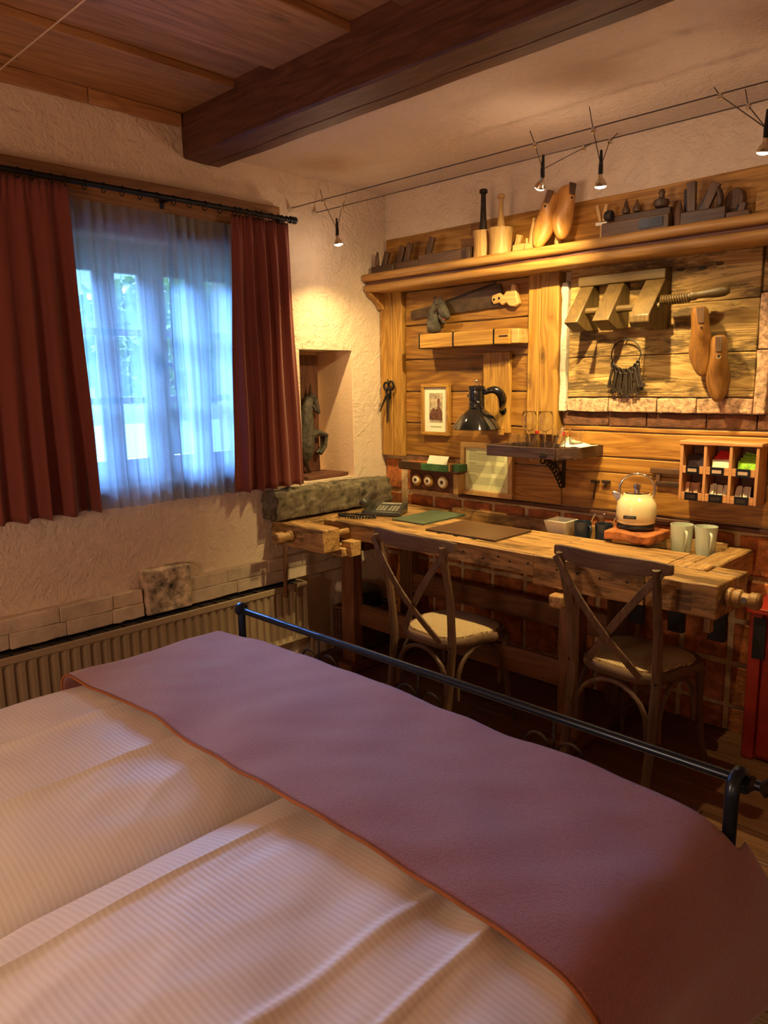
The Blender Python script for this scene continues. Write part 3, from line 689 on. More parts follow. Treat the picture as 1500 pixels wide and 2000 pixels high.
pp = obj('piping', pm2, M_piping, None, ang=3); pp.parent = bl
# ================================================================== CROSS-BACK CHAIRS
def make_chair(label, loc, rz):
    t = thing('cross_back_chair', label, 'chair', loc, rz, 'cross back chairs at the workbench')
    c = W_chair
    L = dict(parent=t, world=False)
    # seat: rounded trapezoid, back at -y, front at +y
    def outline(k, n=32):
        out = []
        for i in range(n):
            a = 2*PI*i/n; cx, sy = math.cos(a), math.sin(a)
            wx = .205 if sy > 0 else .185
            rr_ = (abs(cx)**3.2+abs(sy)**3.2)**(-1/3.2)
            out.append((cx*rr_*wx*k*(1+.06*sy), sy*rr_*.195*k))
        return out
    o_ = outline(1.0); i_ = outline(.80)
    m = M(); n = len(o_)
    rows = [[(x*.985, y_*.985, .415) for x, y_ in o_], [(x*1.01, y_*1.01, .425) for x, y_ in o_], [(x*1.01, y_*1.01, .440) for x, y_ in o_], [(x*.97, y_*.97, .450) for x, y_ in o_], [(x, y_, .448) for x, y_ in i_], [(x, y_, .43) for x, y_ in i_]]
    vs = [p for r_ in rows for p in r_]
    m.add(vs, [(r_*n+j, r_*n+(j+1) % n, (r_+1)*n+(j+1) % n, (r_+1)*n+j) for r_ in range(5) for j in range(n)])
    obj('seat_frame', m, c['x'], ang=.7, **L)
    m = M(); prof_ = [(1.10, .4485), (1.09, .456), (.95, .462), (.5, .466)]
    vs = [(x*k, y_*k, z) for k, z in prof_ for x, y_ in i_]+[(0, 0, .466)]
    fs = [(r_*n+j, r_*n+(j+1) % n, (r_+1)*n+(j+1) % n, (r_+1)*n+j) for r_ in range(3) for j in range(n)]+[(3*n+j, 3*n+(j+1) % n, 4*n) for j in range(n)]
    obj('rattan_seat', m.add(vs, fs), M_rattan, ang=.9, **L)
    for s in (-1, 1):
        obj('rear_leg', M().tube([(s*.175, -.245, .001), (s*.172, -.205, .22), (s*.172, -.185, .43), (s*.178, -.20, .62), (s*.188, -.245, .80), (s*.192, -.262, .868)], [.016, .017, .018, .0165, .015, .0145], 10), c['z'], **L)
        obj('front_leg', M().tube([(s*.185, .215, .001), (s*.172, .185, .10), (s*.165, .165, .26), (s*.168, .160, .418)], [.012, .014, .016, .018], 10), c['z'], **L)
        # crossing back slats, flat bentwood
        x0_, x1_ = s*.205, -s*.115
        pts = []
        for i in range(9):
            q = i/8; z = .855-(.855-.445)*q; x = x0_+(x1_-x0_)*q
            y_ = -.262+.077*q-.035*math.sin(PI*q)+(.010*s)
            pts.append((x, y_, z))
        m = M()
        for a, b_ in zip(pts[:-1], pts[1:]): m.bar(a, b_, .028, .009, (0, 1, 0))
        obj('cross_slat', m, c['z'], bevel=.002, **L)
        # bentwood arches under the seat
        obj('side_arch', M().tube([(s*.170, -.150, .20)]+[(s*.168, -.013-.135*math.cos(a), .27+.135*math.sin(a)) for a in [i*PI/10 for i in range(11)]]+[(s*.166, .125, .20)], .010, 8), c['z'], **L)
    obj('rear_arch', M().tube([(-.148, -.190, .20)]+[(-.145*math.cos(a), -.190, .26+.142*math.sin(a)) for a in [i*PI/10 for i in range(11)]]+[(.148, -.190, .20)], .010, 8), c['x'], **L)
    obj('front_arch', M().tube([(-.148, .160, .20)]+[(-.145*math.cos(a), .160, .26+.142*math.sin(a)) for a in [i*PI/10 for i in range(11)]]+[(.148, .160, .20)], .010, 8), c['x'], **L)
    # curved top rail
    n2 = 18; vs = []
    for i in range(n2+1):
        u = i/n2*2-1; x = u*.235; y_ = -.285+.055*u*u; hh_ = .034*(1-.45*abs(u)**4); zc = .868
        for dy, dz in ((-.008, -hh_), (.008, -hh_), (.010, 0), (.007, hh_), (-.007, hh_), (-.010, 0)): vs.append((x, y_+dy, zc+dz*.92))
    obj('top_rail', M().add(vs, [tuple(range(6))[::-1], tuple(n2*6+q for q in range(6))]+[(t_*6+q, t_*6+(q+1) % 6, t_*6+6+(q+1) % 6, t_*6+6+q) for t_ in range(n2) for q in range(6)]), c['x'], bevel=.003, ang=.9, **L)
    for s in (-1, 1):
        obj('screw', M().sphere((s*.192, -.290+.04, .865), (.005, .004, .005), 8, 6).sphere((s*.178, -.205, .44), .005, 8, 6), M_iron, **L)
    return t
make_chair('brown wooden cross back chair with pale rattan seat, left at the bench', (1.10, -.755, 0), math.radians(-4))
make_chair('brown wooden cross back chair with rattan seat, right at the bench', (1.865, -.560, 0), math.radians(-4))
cb = M().prism([(-.0635, 1.989), (-.175, 1.989), (-.165, 1.972), (-.13, 1.952), (-.10, 1.93), (-.085, 1.905), (-.0635, 1.90)], (.008, 0, 0), (0, 1, 0), (0, 0, 1), (.034, 0, 0))
obj('end_bracket', cb, W_shelf['z'], sh, bevel=.002)
# ================================================================== WORKBENCH
wbn = thing('workbench', 'old joiner workbench of worn wood with vises, used as a desk', 'workbench', (1.15, -.4, 0))
B = W_bench
YF_, ZT = -.685, .809
def rough_slab(x0, x1, y0, y1, z0, z1, seg=40, j=.004, jf=None):
    m = M(); vs = []; ys_ = [y0, y0+.012, (y0*2+y1)/3, (y0+y1*2)/3, y1]
    for t in range(seg+1):
        x = x0+(x1-x0)*t/seg
        a = noise.noise(Vector((x*6, y0, 1)))*j*1.6; b_ = noise.noise(Vector((x*9, y0, 7)))*j*1.6
        ring = [(y0+a, z0+b_), (y0+a*.5, (z0+z1)/2), (y0+a, z1-.006+b_*.6), (y0+.008+a, z1), (y1, z1), (y1, z0)]
        for yq, zq in ring: vs.append((x, yq, zq))
    K = 6
    return m.add(vs, [tuple(range(K))[::-1], tuple(seg*K+q for q in range(K))]+[(t*K+q, t*K+(q+1) % K, t*K+K+(q+1) % K, t*K+K+q) for t in range(seg) for q in range(K)])
obj('bench_top', rough_slab(.272, 1.46, YF_, -.275, .722, ZT), B['x'], wbn, ang=.5)
obj('bench_top', rough_slab(1.462, 1.928, YF_, -.275, .688, ZT), B['x'], wbn, ang=.5)
obj('back_top', M().plank(.20, .53, -.274, -.045, .745, .806, 'x', 6, .002), B['x'], wbn, bevel=.003)
obj('tool_trough', M().box(.535, 1.992, -.272, -.070, .742, .752), B['x'], wbn)
obj('trough_rail', M().plank(.535, 1.992, -.068, -.040, .735, .822, 'x', 12, .0015), B['x'], wbn, bevel=.004)
obj('end_cap', M().plank(1.996, 2.088, -.405, -.036, .700, ZT+.001, 'y', 6, .002), B['y'], wbn, bevel=.006)
obj('end_cap', M().plank(1.931, 1.994, -.405, -.275, .700, ZT, 'y', 3, .002), B['y'], wbn, bevel=.004)
obj('end_cap', M().plank(1.931, 2.07, -.500, -.408, .700, ZT, 'y', 3, .002), B['y'], wbn, bevel=.005)
tv = obj('tail_vise', M().plank(1.935, 2.188, YF_-.004, -.503, .688, ZT-.002, 'x', 6, .002).plank(2.082, 2.192, -.501, -.412, .690, ZT-.003, 'x', 4, .002), B['x'], wbn, bevel=.006)
for k, z in enumerate((.712, .738, .764)):
    m = M().prism([(0, -.010), (.052, -.005), (.052, .007), (0, .012)], (2.05, YF_-.0075, z), (1, 0, 0), (0, 0, 1), (0, .004, 0))
    obj('dovetail', m, W_tool['x'], tv)
ts = [(.030, 0), (.034, .006), (.034, .016), (.027, .022), (.032, .030), (.032, .046), (.024, .052), (.023, .072), (.029, .078), (.030, .10), (.024, .108), (.010, .112)]
obj('vise_screw', M().lathe(ts, (2.190, -.60, .752), (1, 0, .02), 18), B['x'], tv, ang=.5)
obj('screw_hole', M().lathe([(.010, 0), (.010, .002)], (2.252, -.6245, .757), (.0, -1, .15), 12), M_black, tv)
obj('vise_peg', M().box(2.150, 2.172, YF_-.008, -.66, .640, .6895), B['z'], wbn, bevel=.002)
# dog holes along the front
for i in range(10):
    x = 1.0+i*.093+R.uniform(-.03, .03); m = M().lathe([(.0045, -.004), (.0045, .0055)], (x, YF_, .765+R.uniform(-.012, .012)), (0, -1, 0), 8); obj('dog_hole', m, M_black, wbn)
# face vise at the left end
fv = obj('face_vise', M().plank(.030, .432, -.905, -.800, .690, .806, 'x', 8, .003), B['x'], wbn, bevel=.005)
obj('vise_arm', M().plank(.030, .185, -.799, -.30, .700, .806, 'y', 8, .003), B['y'], wbn, bevel=.005)
obj('vise_arm', M().plank(.186, .270, -.68, -.30, .715, .803, 'y', 6, .002), B['y'], wbn, bevel=.004)
obj('vise_screw', M().lathe([(.030, 0), (.032, .014), (.024, .020), (.023, .050), (.030, .056), (.030, .098), (.024, .102)], (.190, -.906, .748), (0, -1, 0), 18), B['y'], fv, ang=.5)
obj('vise_handle', M().tube([(.190, -.948, .70), (.188, -.950, .58), (.187, -.952, .46)], [.010, .010, .011], 10).sphere((.187, -.952, .452), .013, 10, 6), W_leg['z'], fv)
obj('vise_spindle', M().tube([(.37, -.80, .765), (.37, -.690, .765)], .016, 12), B['y'], fv)
obj('guide_block', M().plank(.30, .44, -.795, -.69, .655, .700, 'x', 3, .002).plank(.40, .47, -.76, -.69, .655, .73, 'x', 3, .002), B['x'], wbn, bevel=.004)
# trestles
Lg = W_leg
def leg(x0, x1, y0, y1, z0, z1): return obj('leg', M().plank(x0, x1, y0, y1, z0, z1, 'z', 6, .002), Lg['z'], wbn, bevel=.004)
leg(.285, .375, -.665, -.600, .055, .720); leg(.285, .375, -.22, -.155, .055, .742)
leg(1.560, 1.650, -.640, -.575, .055, .686); leg(1.560, 1.650, -.24, -.175, .055, .740)
for x in (.33, 1.605):
    obj('trestle_foot', M().plank(x-.050, x+.050, -.70, -.10, .001, .054, 'y', 6, .002), Lg['y'], wbn, bevel=.006)
    obj('trestle_cap', M().plank(x-.044, x+.044, -.572, -.245, .640, .686, 'y', 4, .002), Lg['y'], wbn, bevel=.004)
obj('trestle_peg', M().box(1.565, 1.625, -.735, -.642, .620, .672), B['y'], wbn, bevel=.008)
obj('stretcher', M().plank(.376, 1.559, -.215, -.175, .345, .455, 'x', 10, .002), Lg['x'], wbn, bevel=.004)
obj('stretcher', M().plank(.376, 1.559, -.625, -.592, .255, .365, 'x', 10, .002), Lg['x'], wbn, bevel=.004)
# dark brackets hanging under the right end of the bench
for i, x in enumerate((1.70, 1.87, 2.03)):
    single('black_strap', M().plank(x, x+.065, -.33, -.30, .49, .684, 'z', 3, .001), M_black, 'black hanging strap under the bench right end, %s' % ('nearest the right chair', 'middle one of three', 'rightmost of three')[i], 'strap', 'black straps below the bench', bevel=.003)
# red cabinet at right edge
rc = thing('red_cabinet', 'red painted wooden cabinet standing on the floor at the right edge', 'cabinet', (2.36, -.13, 0))
obj('body', M().box(2.165, 2.62, -.20, -.02, .001, .60), M_red, rc, bevel=.004)
obj('corner_post', M().box(2.150, 2.195, -.225, -.201, .001, .60), M_red, rc, bevel=.003); obj('corner_post', M().box(2.58, 2.63, -.225, -.201, .001, .60), M_red, rc, bevel=.003)
obj('door', M().box(2.200, 2.575, -.214, -.201, .02, .585), M_red, rc, bevel=.003)
obj('top_board', M().box(2.135, 2.645, -.24, -.018, .601, .625), M_red, rc, bevel=.004)
obj('black_plate', M().box(2.165, 2.21, -.2285, -.2255, .42, .585), M_black, rc)
single('green_jar', M().lathe([(.022, 0), (.028, .01), (.028, .03), (.022, .04)], (2.30, -.16, .626), n=16), M_mint, 'small pale green jar on top of the red cabinet', 'jar')
# crate with rolls under the left end
cr = thing('wicker_basket', 'dark wicker basket on the floor below the left bench end', 'basket', (.13, -.36, 0))
m = M()
for z in range(12): m.tube([(.045, -.50, .02+z*.02), (.245, -.50, .02+z*.02), (.245, -.22, .02+z*.02), (.045, -.22, .02+z*.02)], .0095, 6, closed=True)
for k in range(9): m.box(.04+k*.026, .047+k*.026, -.513, -.507, .01, .25)
obj('woven_side', m, M_wicker['x'], cr)
obj('basket_bottom', M().box(.05, .24, -.495, -.225, .002, .012), M_wicker['x'], cr); obj('basket_rim', M().tube([(.04, -.505, .262), (.25, -.505, .262), (.25, -.215, .262), (.04, -.215, .262)], .009, 8, closed=True), M_wicker['x'], cr)
single('black_bag', M().sphere((.145, -.36, .30), (.09, .13, .085), 16, 10).jitter(.02, 9), M_black, 'crumpled black bag lying on top of the wicker basket', 'bag')
pr = single('paper_roll', M().lathe([(.010, 0), (.032, 0), (.032, .09), (.010, .09), (.010, 0)], (.10, -.52, .392), (1, .35, 0), 18, cap=False), M_white, 'pale roll lying on the black bag below the bench', 'roll')
# ================================================================== THINGS ON THE BENCH
ph = thing('telephone', 'dark grey desk telephone on the left bench end beside the stone', 'telephone', (.345, -.40, .8095), math.radians(28))
L = dict(parent=ph, world=False)
obj('body', M().prism([(-.085, .001), (.085, .001), (.085, .052), (-.085, .024)], (-.10, 0, 0), (0, 1, 0), (0, 0, 1), (.21, 0, 0)), M_phone, bevel=.006, **L)
k0 = obj('key', M().box(-.0065, .0065, -.0045, .0045, 0, .003), M_key, bevel=.001, **L)
first = True
for i in range(4):
    for j in range(6):
        x, y_ = -.02+j*.019+(.008 if j > 2 else 0), -.055+i*.020
        k_ = k0 if first else k0.copy(); 
        if not first: COL.objects.link(k_)
        first = False; k_.location = (x, y_, .0243+(y_+.085)*.165); k_.rotation_euler.x = .163
obj('display', M().box(-.02, .085, .035, .060, .0455, .051), M_key, **L)
obj('handset', M().tube([(-.080, -.110, .060), (-.080, -.09, .072), (-.080, -.01, .092), (-.080, .065, .094), (-.080, .085, .080)], [.025, .029, .021, .026, .024], 12), M_phone, sub=1, ang=3, **L)
cpts = [(.415, -.535), (.385, -.565), (.335, -.600), (.275, -.618), (.225, -.612), (.205, -.590), (.225, -.560), (.270, -.535), (.305, -.515), (.315, -.49)]
cdp = []
for i in range(240):
    t = i/239*(len(cpts)-1); k = min(int(t), len(cpts)-2); q = t-k; a = t*15*PI
    bx, by = cpts[k][0]*(1-q)+cpts[k+1][0]*q, cpts[k][1]*(1-q)+cpts[k+1][1]*q
    cdp.append((bx+.006*math.cos(a), by+.004*math.sin(a*.5), .8175+.006*math.sin(a)))
cm = M().tube(cdp, .0032, 5); cm.xf(Matrix.Rotation(-math.radians(28), 4, 'Z') @ Matrix.Translation((-.345, .40, -.8095)))
obj('cord', cm, M_black, **L)
def folder(label, x, y_, rz, wx, wy, z, mt_, clips=0):
    t = thing('folder', label, 'folder', (x, y_, z), math.radians(rz), 'leather folders on the bench')
    obj('cover', M().box(-wx/2, wx/2, -wy/2, wy/2, .006, .010), mt_, t, world=False, bevel=.002)
    obj('pages', M().box(-wx/2+.006, wx/2-.006, -wy/2+.006, wy/2-.006, .0032, .0058), M_paper, t, world=False)
    obj('cover', M().box(-wx/2, wx/2, -wy/2, wy/2, .0005, .003), mt_, t, world=False, bevel=.001)
    for k in range(clips): obj('clip', M().box(-.12+k*.10, -.10+k*.10, -wy/2-.012, -wy/2-.001, .0005, .006), M_black, t, world=False)
folder('green leather folder lying closed on the bench next to the telephone', .615, -.345, 0, .215, .335, .8095, M_green)
folder('brown leather folder lying on the bench right of the green one', 1.015, -.462, 0, .40, .285, .8095, M_brown, 3)
# square white bowl
m = M(); vs = []
for z, k in ((0, .032), (.055, .058), (.056, .052), (.006, .029)):
    for a, b_ in ((-1, -1), (1, -1), (1, 1), (-1, 1)): vs.append((a*k, b_*k, z))
m.add(vs, [(3, 2, 1, 0), (12, 13, 14, 15)]+[(r_*4+q, r_*4+(q+1) % 4, r_*4+4+(q+1) % 4, r_*4+4+q) for r_ in range(3) for q in range(4)])
m.v = [p+Vector((1.285, -.185, .753)) for p in m.v]
m.v = [Vector((p.x, p.y, .753+(p.z-.753)*1.9)) for p in m.v]
single('square_bowl', m, M_white, 'square white ceramic bowl in the bench trough', 'bowl', bevel=.002)
def cup(name, label, x, y_, z, h, r0, r1, mt_, hang, group, dents=0):
    t = thing(name, label, 'mug', (x, y_, z), hang, group)
    pr_ = [(0.0, .001), (r0*.92, .001), (r0, .004)]+[(r0+(r1-r0)*q, h*q) for q in (.25, .5, .75, 1)]+[(r1-.004, h), (r1-.006, h*.8), (r0-.005, .008), (0.0, .008)]
    m = M().lathe(pr_, n=28, cap=False)
    if dents: m.v = [p+Vector((p.x, p.y, 0))*noise.noise(Vector((p.x*30, p.y*30, p.z*26+x*9)))*.10 for p in m.v]
    obj('cup_body', m, mt_, t, world=False, ang=1.0)
    obj('handle', M().tube([(r1-.004, 0, h*.86), (r1+.018, 0, h*.88), (r1+.024, 0, h*.70), (r1+.012, 0, h*.42), (r0+.004, 0, h*.16)], [.0055, .006, .006, .0055, .005], 8), mt_, t, world=False, sub=1, ang=3)
    return t
cup('mug', 'pale mint ceramic mug, next to the kettle', 1.850, -.185, .753, .152, .034, .046, M_mint, math.radians(-50), 'pale mint mugs in the bench trough', 1)
cup('mug', 'pale mint ceramic mug, at the end of the trough', 1.943, -.170, .753, .152, .033, .045, M_mint, math.radians(-50), 'pale mint mugs in the bench trough', 1)
a_ = cup('mug', 'small dark navy cup beside the white bowl', 1.398, -.185, .753, .110, .036, .040, M_navy, math.radians(-25), 'small dark cups in the trough')
b2 = cup('mug', 'small dark navy cup with spoons beside the kettle tile', 1.492, -.165, .753, .108, .035, .040, M_navy, math.radians(-30), 'small dark cups in the trough')
for i, (x, y_, dx, dy) in enumerate(((1.398, -.185, .05, .03), (1.492, -.165, .05, .035), (1.482, -.155, -.02, .045))):
    single('teaspoon', M().tube([(x, y_, .766), (x+dx*.8, y_+dy*.8, .888)], .0022, 6).sphere((x+dx*.86, y_+dy*.86, .893), (.006, .004, .009), 8, 6), M_chrome,
           ('slim spoon standing in the dark cup by the bowl', 'spoon leaning right in the dark cup by the kettle', 'spoon leaning back in the dark cup by the kettle')[i], 'spoon')
# terracotta tile + kettle
tile = M().plank(1.565, 1.770, -.305, -.105, .8215, .862, 'x', 8, .0045); 
single('terracotta_tile', tile, M_brick, 'thick rough terracotta tile under the kettle', 'tile', bevel=.006)
kt = thing('kettle', 'cream enamel kettle with round chrome handle on the terracotta tile', 'kettle', (1.652, -.190, .865), math.radians(19))
L = dict(parent=kt, world=False)
obj('power_base', M().lathe([(.070, 0), (.078, .004), (.080, .012), (.076, .020), (.070, .021)], n=32), M_black, **L)
obj('kettle_body', M().lathe([(.070, .0215), (.079, .028), (.080, .034), (.079, .036), (.081, .039), (.083, .060), (.083, .090), (.078, .112), (.066, .132), (.057, .142), (.055, .150), (.052, .151)], n=40), M_cream, ang=.5, **L)
obj('lid', M().lathe([(.050, .151), (.048, .156), (.020, .160), (.012, .162), (.013, .170), (.017, .178), (.014, .190), (.006, .195), (.001, .196)], n=28), M_chrome, ang=.6, **L)
hp = [(-.062-.0*0, 0, .128)]+[(-.072*math.cos(a), 0, .165+.068*math.sin(a)) for a in [(-.25+i*(1.5/14))*PI+0 for i in range(15)]]
hp = [(.072*math.cos(a), 0, .168+.066*math.sin(a)) for a in [(-.22+1.44*i/20)*PI for i in range(21)]]
obj('handle', M().tube(hp, [.008]+[.0055]*19+[.008], 10), M_chrome, ang=3, **L)
for s in (-1, 1): obj('handle_mount', M().box(s*.056-.008, s*.056+.008, -.008, .008, .118, .135).xf(Matrix.Translation((0, 0, 0))), M_chrome, bevel=.003, **L)
obj('spout', M().prism([(-.060, .128), (-.066, .150), (-.096, .158), (-.104, .152), (-.080, .108)], (0, -.013, 0), (1, 0, 0), (0, 0, 1), (0, .026, 0)), M_chrome, bevel=.004, **L)
obj('name_plate', M().box(-.042, .010, -.0855, -.0815, .052, .066), M_black, bevel=.001, **L)
obj('plate_lettering', M().box(-.034, .002, -.0862, -.0856, .0575, .0605), M_refl, **L)
# ================================================================== THINGS ON THE WOOD WALL
# framed picture
pf = thing('picture_frame', 'small framed sepia print in a wooden frame on the left panelling', 'picture', (.408, -.033, 1.205))
def frame(t, x0, x1, z0, z1, w_, y0, y1, mt_):
    for a in ((x0, x1, z1-w_, z1), (x0, x1, z0, z0+w_)): obj('frame_bar', M().box(a[0], a[1], y0, y1, a[2], a[3]), mt_['x'], t, bevel=.002)
    for a in ((x0, x0+w_), (x1-w_, x1)): obj('frame_bar', M().box(a[0], a[1], y0, y1, z0+w_+.0003, z1-w_-.0003), mt_['z'], t, bevel=.002)
frame(pf, .308, .506, 1.206, 1.486, .019, -.056, -.034, W_post)
obj('mount', M().box(.3275, .4865, -.045, -.0425, 1.226, 1.466), M_paper, pf)
obj('print', M().box(.362, .456, -.0465, -.0455, 1.278, 1.436), M_sepia, pf)
obj('print_figures', M().prism([(.0, 0), (.09, -.004), (.088, .045), (.07, .075), (.074, .108), (.063, .118), (.055, .105), (.058, .06), (.04, .055), (.03, .065), (.012, .05), (0, .03)], (.364, -.0476, 1.292), (1, 0, 0), (0, 0, 1), (0, .0009, 0)), M_sepia2, pf)
obj('caption', M().box(.37, .448, -.0465, -.0455, 1.252, 1.256), M_ink, pf)
# certificate
cf = thing('framed_notice', 'pale wooden frame holding a notice of fine print beside the tray shelf', 'frame', (.755, -.033, .9))
frame(cf, .590, .922, .900, 1.178, .026, -.060, -.034, W_pale)
obj('paper_sheet', M().box(.6165, .8955, -.050, -.047, .9265, 1.1515), M_ppaper, cf)
z = 1.132; ln = M()
for blk, n_ in ((0, 6), (1, 6), (2, 6)):
    ln.box(.642, .69, -.0506, -.0501, z, z+.004); z -= .0085
    for k in range(n_): ln.box(.642, .642+R.choice((.225, .23, .228, .19 if k == n_-1 else .226)), -.0506, -.0501, z, z+.0022); z -= .0072
    z -= .012
obj('printed_lines', ln, M_ink, cf, smooth=False)
# black enamel wall lamp on its board
wl_ = thing('wall_lamp', 'glossy black enamel barn lamp with hooked arm', 'lamp', (.80, -.15, 1.265))
obj('mounting_board', M().plank(.735, .898, -.058, -.0335, 1.235, 1.640, 'z', 4, .001), W_post['z'], wl_, bevel=.004)
obj('foot_block', M().box(.742, .872, -.080, -.0585, 1.225, 1.262), W_post['x'], wl_, bevel=.003)
lc = (.800, -.195, 1.262)
obj('shade', M().lathe([(.122, 0), (.124, .003), (.108, .030), (.085, .062), (.060, .084), (.042, .098), (.038, .104), (.032, .104), (.052, .080), (.078, .058), (.100, .028), (.119, .001), (.122, 0)], lc, n=40, cap=False), M_enamel, wl_, ang=.9)
obj('neck', M().lathe([(.041, .1005), (.043, .106), (.039, .110), (.041, .130), (.038, .136), (.040, .142), (.040, .190), (.043, .194), (.043, .206), (.038, .212), (.012, .216)], lc, n=28), M_enamel, wl_, ang=.6)
obj('cap_ring', M().tube([(lc[0]+.014*math.cos(a), lc[1], lc[2]+.223+.014*math.sin(a)) for a in [i*PI/7 for i in range(14)]], .003, 6, closed=True), M_chrome, wl_)
obj('arm', M().tube([(lc[0]+.036, lc[1]+.004, lc[2]+.172), (.858, -.182, 1.450), (.885, -.168, 1.458), (.908, -.150, 1.442), (.912, -.132, 1.412), (.892, -.110, 1.385), (.872, -.085, 1.362), (.862, -.059, 1.350)], [.012, .016, .021, .024, .024, .021, .016, .012], 12), M_enamel, wl_, sub=1, ang=3)
obj('arm_plate', M().lathe([(.022, 0), (.022, .006), (.014, .012)], (.862, -.0585, 1.35), (0, -1, 0), 20), M_enamel, wl_)
obj('side_knob', M().sphere((lc[0]-.048, lc[1], lc[2]+.165), .010, 10, 8), M_enamel, wl_)
# short shelf made from an old plane body
ss = thing('short_shelf', 'short thick wooden ledge with black iron bands below the handsaw', 'shelf', (.67, -.09, 1.665))
obj('block', M().plank(.368, .955, -.145, -.034, 1.672, 1.745, 'x', 8, .001), W_post['x'], ss, bevel=.004)
for x in (.375, .605, .86): obj('iron_band', M().box(x, x+.007, -.1475, -.034, 1.670, 1.7465), M_iron, ss)
obj('end_cap', M().box(.957, 1.0, -.135, -.034, 1.674, 1.742), W_pale['x'], ss, bevel=.003); obj('slot', M().box(.895, .945, -.1478, -.1455, 1.708, 1.713), M_black, ss)
# horse head figure
hh_ = thing('horse_head', 'worn grey carved horse head with open mouth, on the short ledge', 'figure', (.455, -.095, 1.7465))
m = M().tube([(.440, -.095, 1.747), (.437, -.095, 1.79), (.442, -.095, 1.84), (.455, -.095, 1.885), (.470, -.095, 1.905)], [.046, .040, .036, .032, .024], 12)
m.tube([(.455, -.095, 1.915), (.478, -.095, 1.893), (.505, -.095, 1.855), (.526, -.095, 1.832), (.540, -.095, 1.822)], [.024, .033, .029, .022, .016], 12)
obj('head', m, M_horse, hh_, sub=1, ang=3)
obj('lower_jaw', M().tube([(.478, -.097, 1.850), (.500, -.097, 1.815), (.520, -.097, 1.792)], [.020, .013, .009], 10), M_horse, hh_, sub=1, ang=3)
obj('mouth', M().tube([(.498, -.098, 1.832), (.518, -.098, 1.812)], [.010, .009], 8), M_mouth, hh_)
obj('mane', M().tube([(.452, -.093, 1.935), (.440, -.093, 1.915), (.470, -.085, 1.925), (.500, -.078, 1.895)], [.012, .014, .012, .006], 8), M_rope, hh_)
obj('bridle', M().tube([(.482+.030*math.cos(a)*.75, -.096+.034*math.sin(a), 1.868+.026*math.cos(a)) for a in [i*PI/8 for i in range(16)]], .004, 6, closed=True), M_rope, hh_)
obj('eye', M().sphere((.482, -.124, 1.893), .006, 8, 6), M_black, hh_)
# hand saw
sw = thing('hand_saw', 'old rusty handsaw with pale carved handle hung on the left panelling', 'saw', (.6, -.045, 1.8))
obj('blade', M().prism([(.232, 1.838), (.232, 1.882), (.48, 1.908), (.72, 1.965), (.83, 1.972), (.86, 1.862)], (0, -.048, 0), (1, 0, 0), (0, 0, 1), (0, .003, 0)), M_saw, sw)
obj('blade_back', M().bar((.48, -.046, 1.912), (.80, -.046, 1.975), .008, .012), M_rust, sw)
obj('saw_handle', M().prism([(.79, 1.915), (.835, 1.925), (.855, 1.905), (.875, 1.930), (.90, 1.928), (.905, 1.96), (.93, 1.955), (.935, 1.90), (.95, 1.868), (.93, 1.850), (.895, 1.855), (.875, 1.875), (.85, 1.862), (.835, 1.878), (.80, 1.872), (.785, 1.89)], (0, -.064, 0), (1, 0, 0), (0, 0, 1), (0, .030, 0)), W_pale['x'], sw, bevel=.005)
for x, z in ((.805, 1.895), (.835, 1.898)): obj('rivet', M().lathe([(.006, 0), (.006, .003)], (x, -.0645, z), (0, -1, 0), 10), M_iron, sw)
# iron shears hanging on the left post
sr = thing('iron_shears', 'black iron dividers bundle hanging on the left wooden post', 'tool', (.075, -.085, 1.27))
obj('hook', M().tube([(.085, -.0635, 1.50), (.085, -.085, 1.505), (.085, -.09, 1.515)], .003, 6), M_iron, sr)
for cx, cz, rr_ in ((.068, 1.475, .018), (.105, 1.478, .020), (.086, 1.440, .014)):
    obj('ring_handle', M().tube([(cx+rr_*math.cos(a), -.082, cz+rr_*1.2*math.sin(a)) for a in [i*PI/7 for i in range(14)]], .0065, 8, closed=True), M_iron, sr)
obj('pivot', M().lathe([(.016, 0), (.016, .012)], (.083, -.075, 1.415), (0, -1, 0), 12), M_iron, sr)
for q, (a, b_) in enumerate((((.078, -.082, 1.42), (.070, -.082, 1.265)), ((.088, -.086, 1.42), (.080, -.086, 1.275)), ((.072, -.088, 1.42), (.030, -.10, 1.33)))):
    obj('blade', M().tube([a, b_], [.008, .003], 6), M_rust, sr)
# key ring
kr = thing('key_ring', 'big iron ring of old dark keys hung on the weathered panel', 'keys', (1.515, -.06, 1.41))
obj('nail', M().tube([(1.508, -.0415, 1.668), (1.506, -.068, 1.674)], .0028, 6), M_rust, kr)
obj('ring', M().tube([(1.512+.068*math.cos(a), -.062, 1.603+.064*math.sin(a)) for a in [i*PI/14 for i in range(28)]], .0028, 6, closed=True), M_rust, kr)
for i in range(20):
    a = -PI/2+(i-9.5)*.115; x, z = 1.512+.068*math.cos(a), 1.603+.064*math.sin(a); ln_ = R.uniform(.09, .135); sp_ = (i-9.5)*.0024+R.uniform(-.004, .004)
    yk = -.062-.006*(i % 3)
    m = M().tube([(x+.008*math.cos(t)*.9, yk, z-.010+.011*math.sin(t)) for t in [q*PI/5 for q in range(10)]], .0032, 6, closed=True)
    m.tube([(x, yk, z-.020), (x+sp_, yk, z-.020-ln_*.8)], .0040, 6).box(x+sp_-.001, x+sp_+.013, yk-.0015, yk+.0015, z-.020-ln_*.8, z-.006-ln_*.8)
    obj('key', m, M_rust, kr)
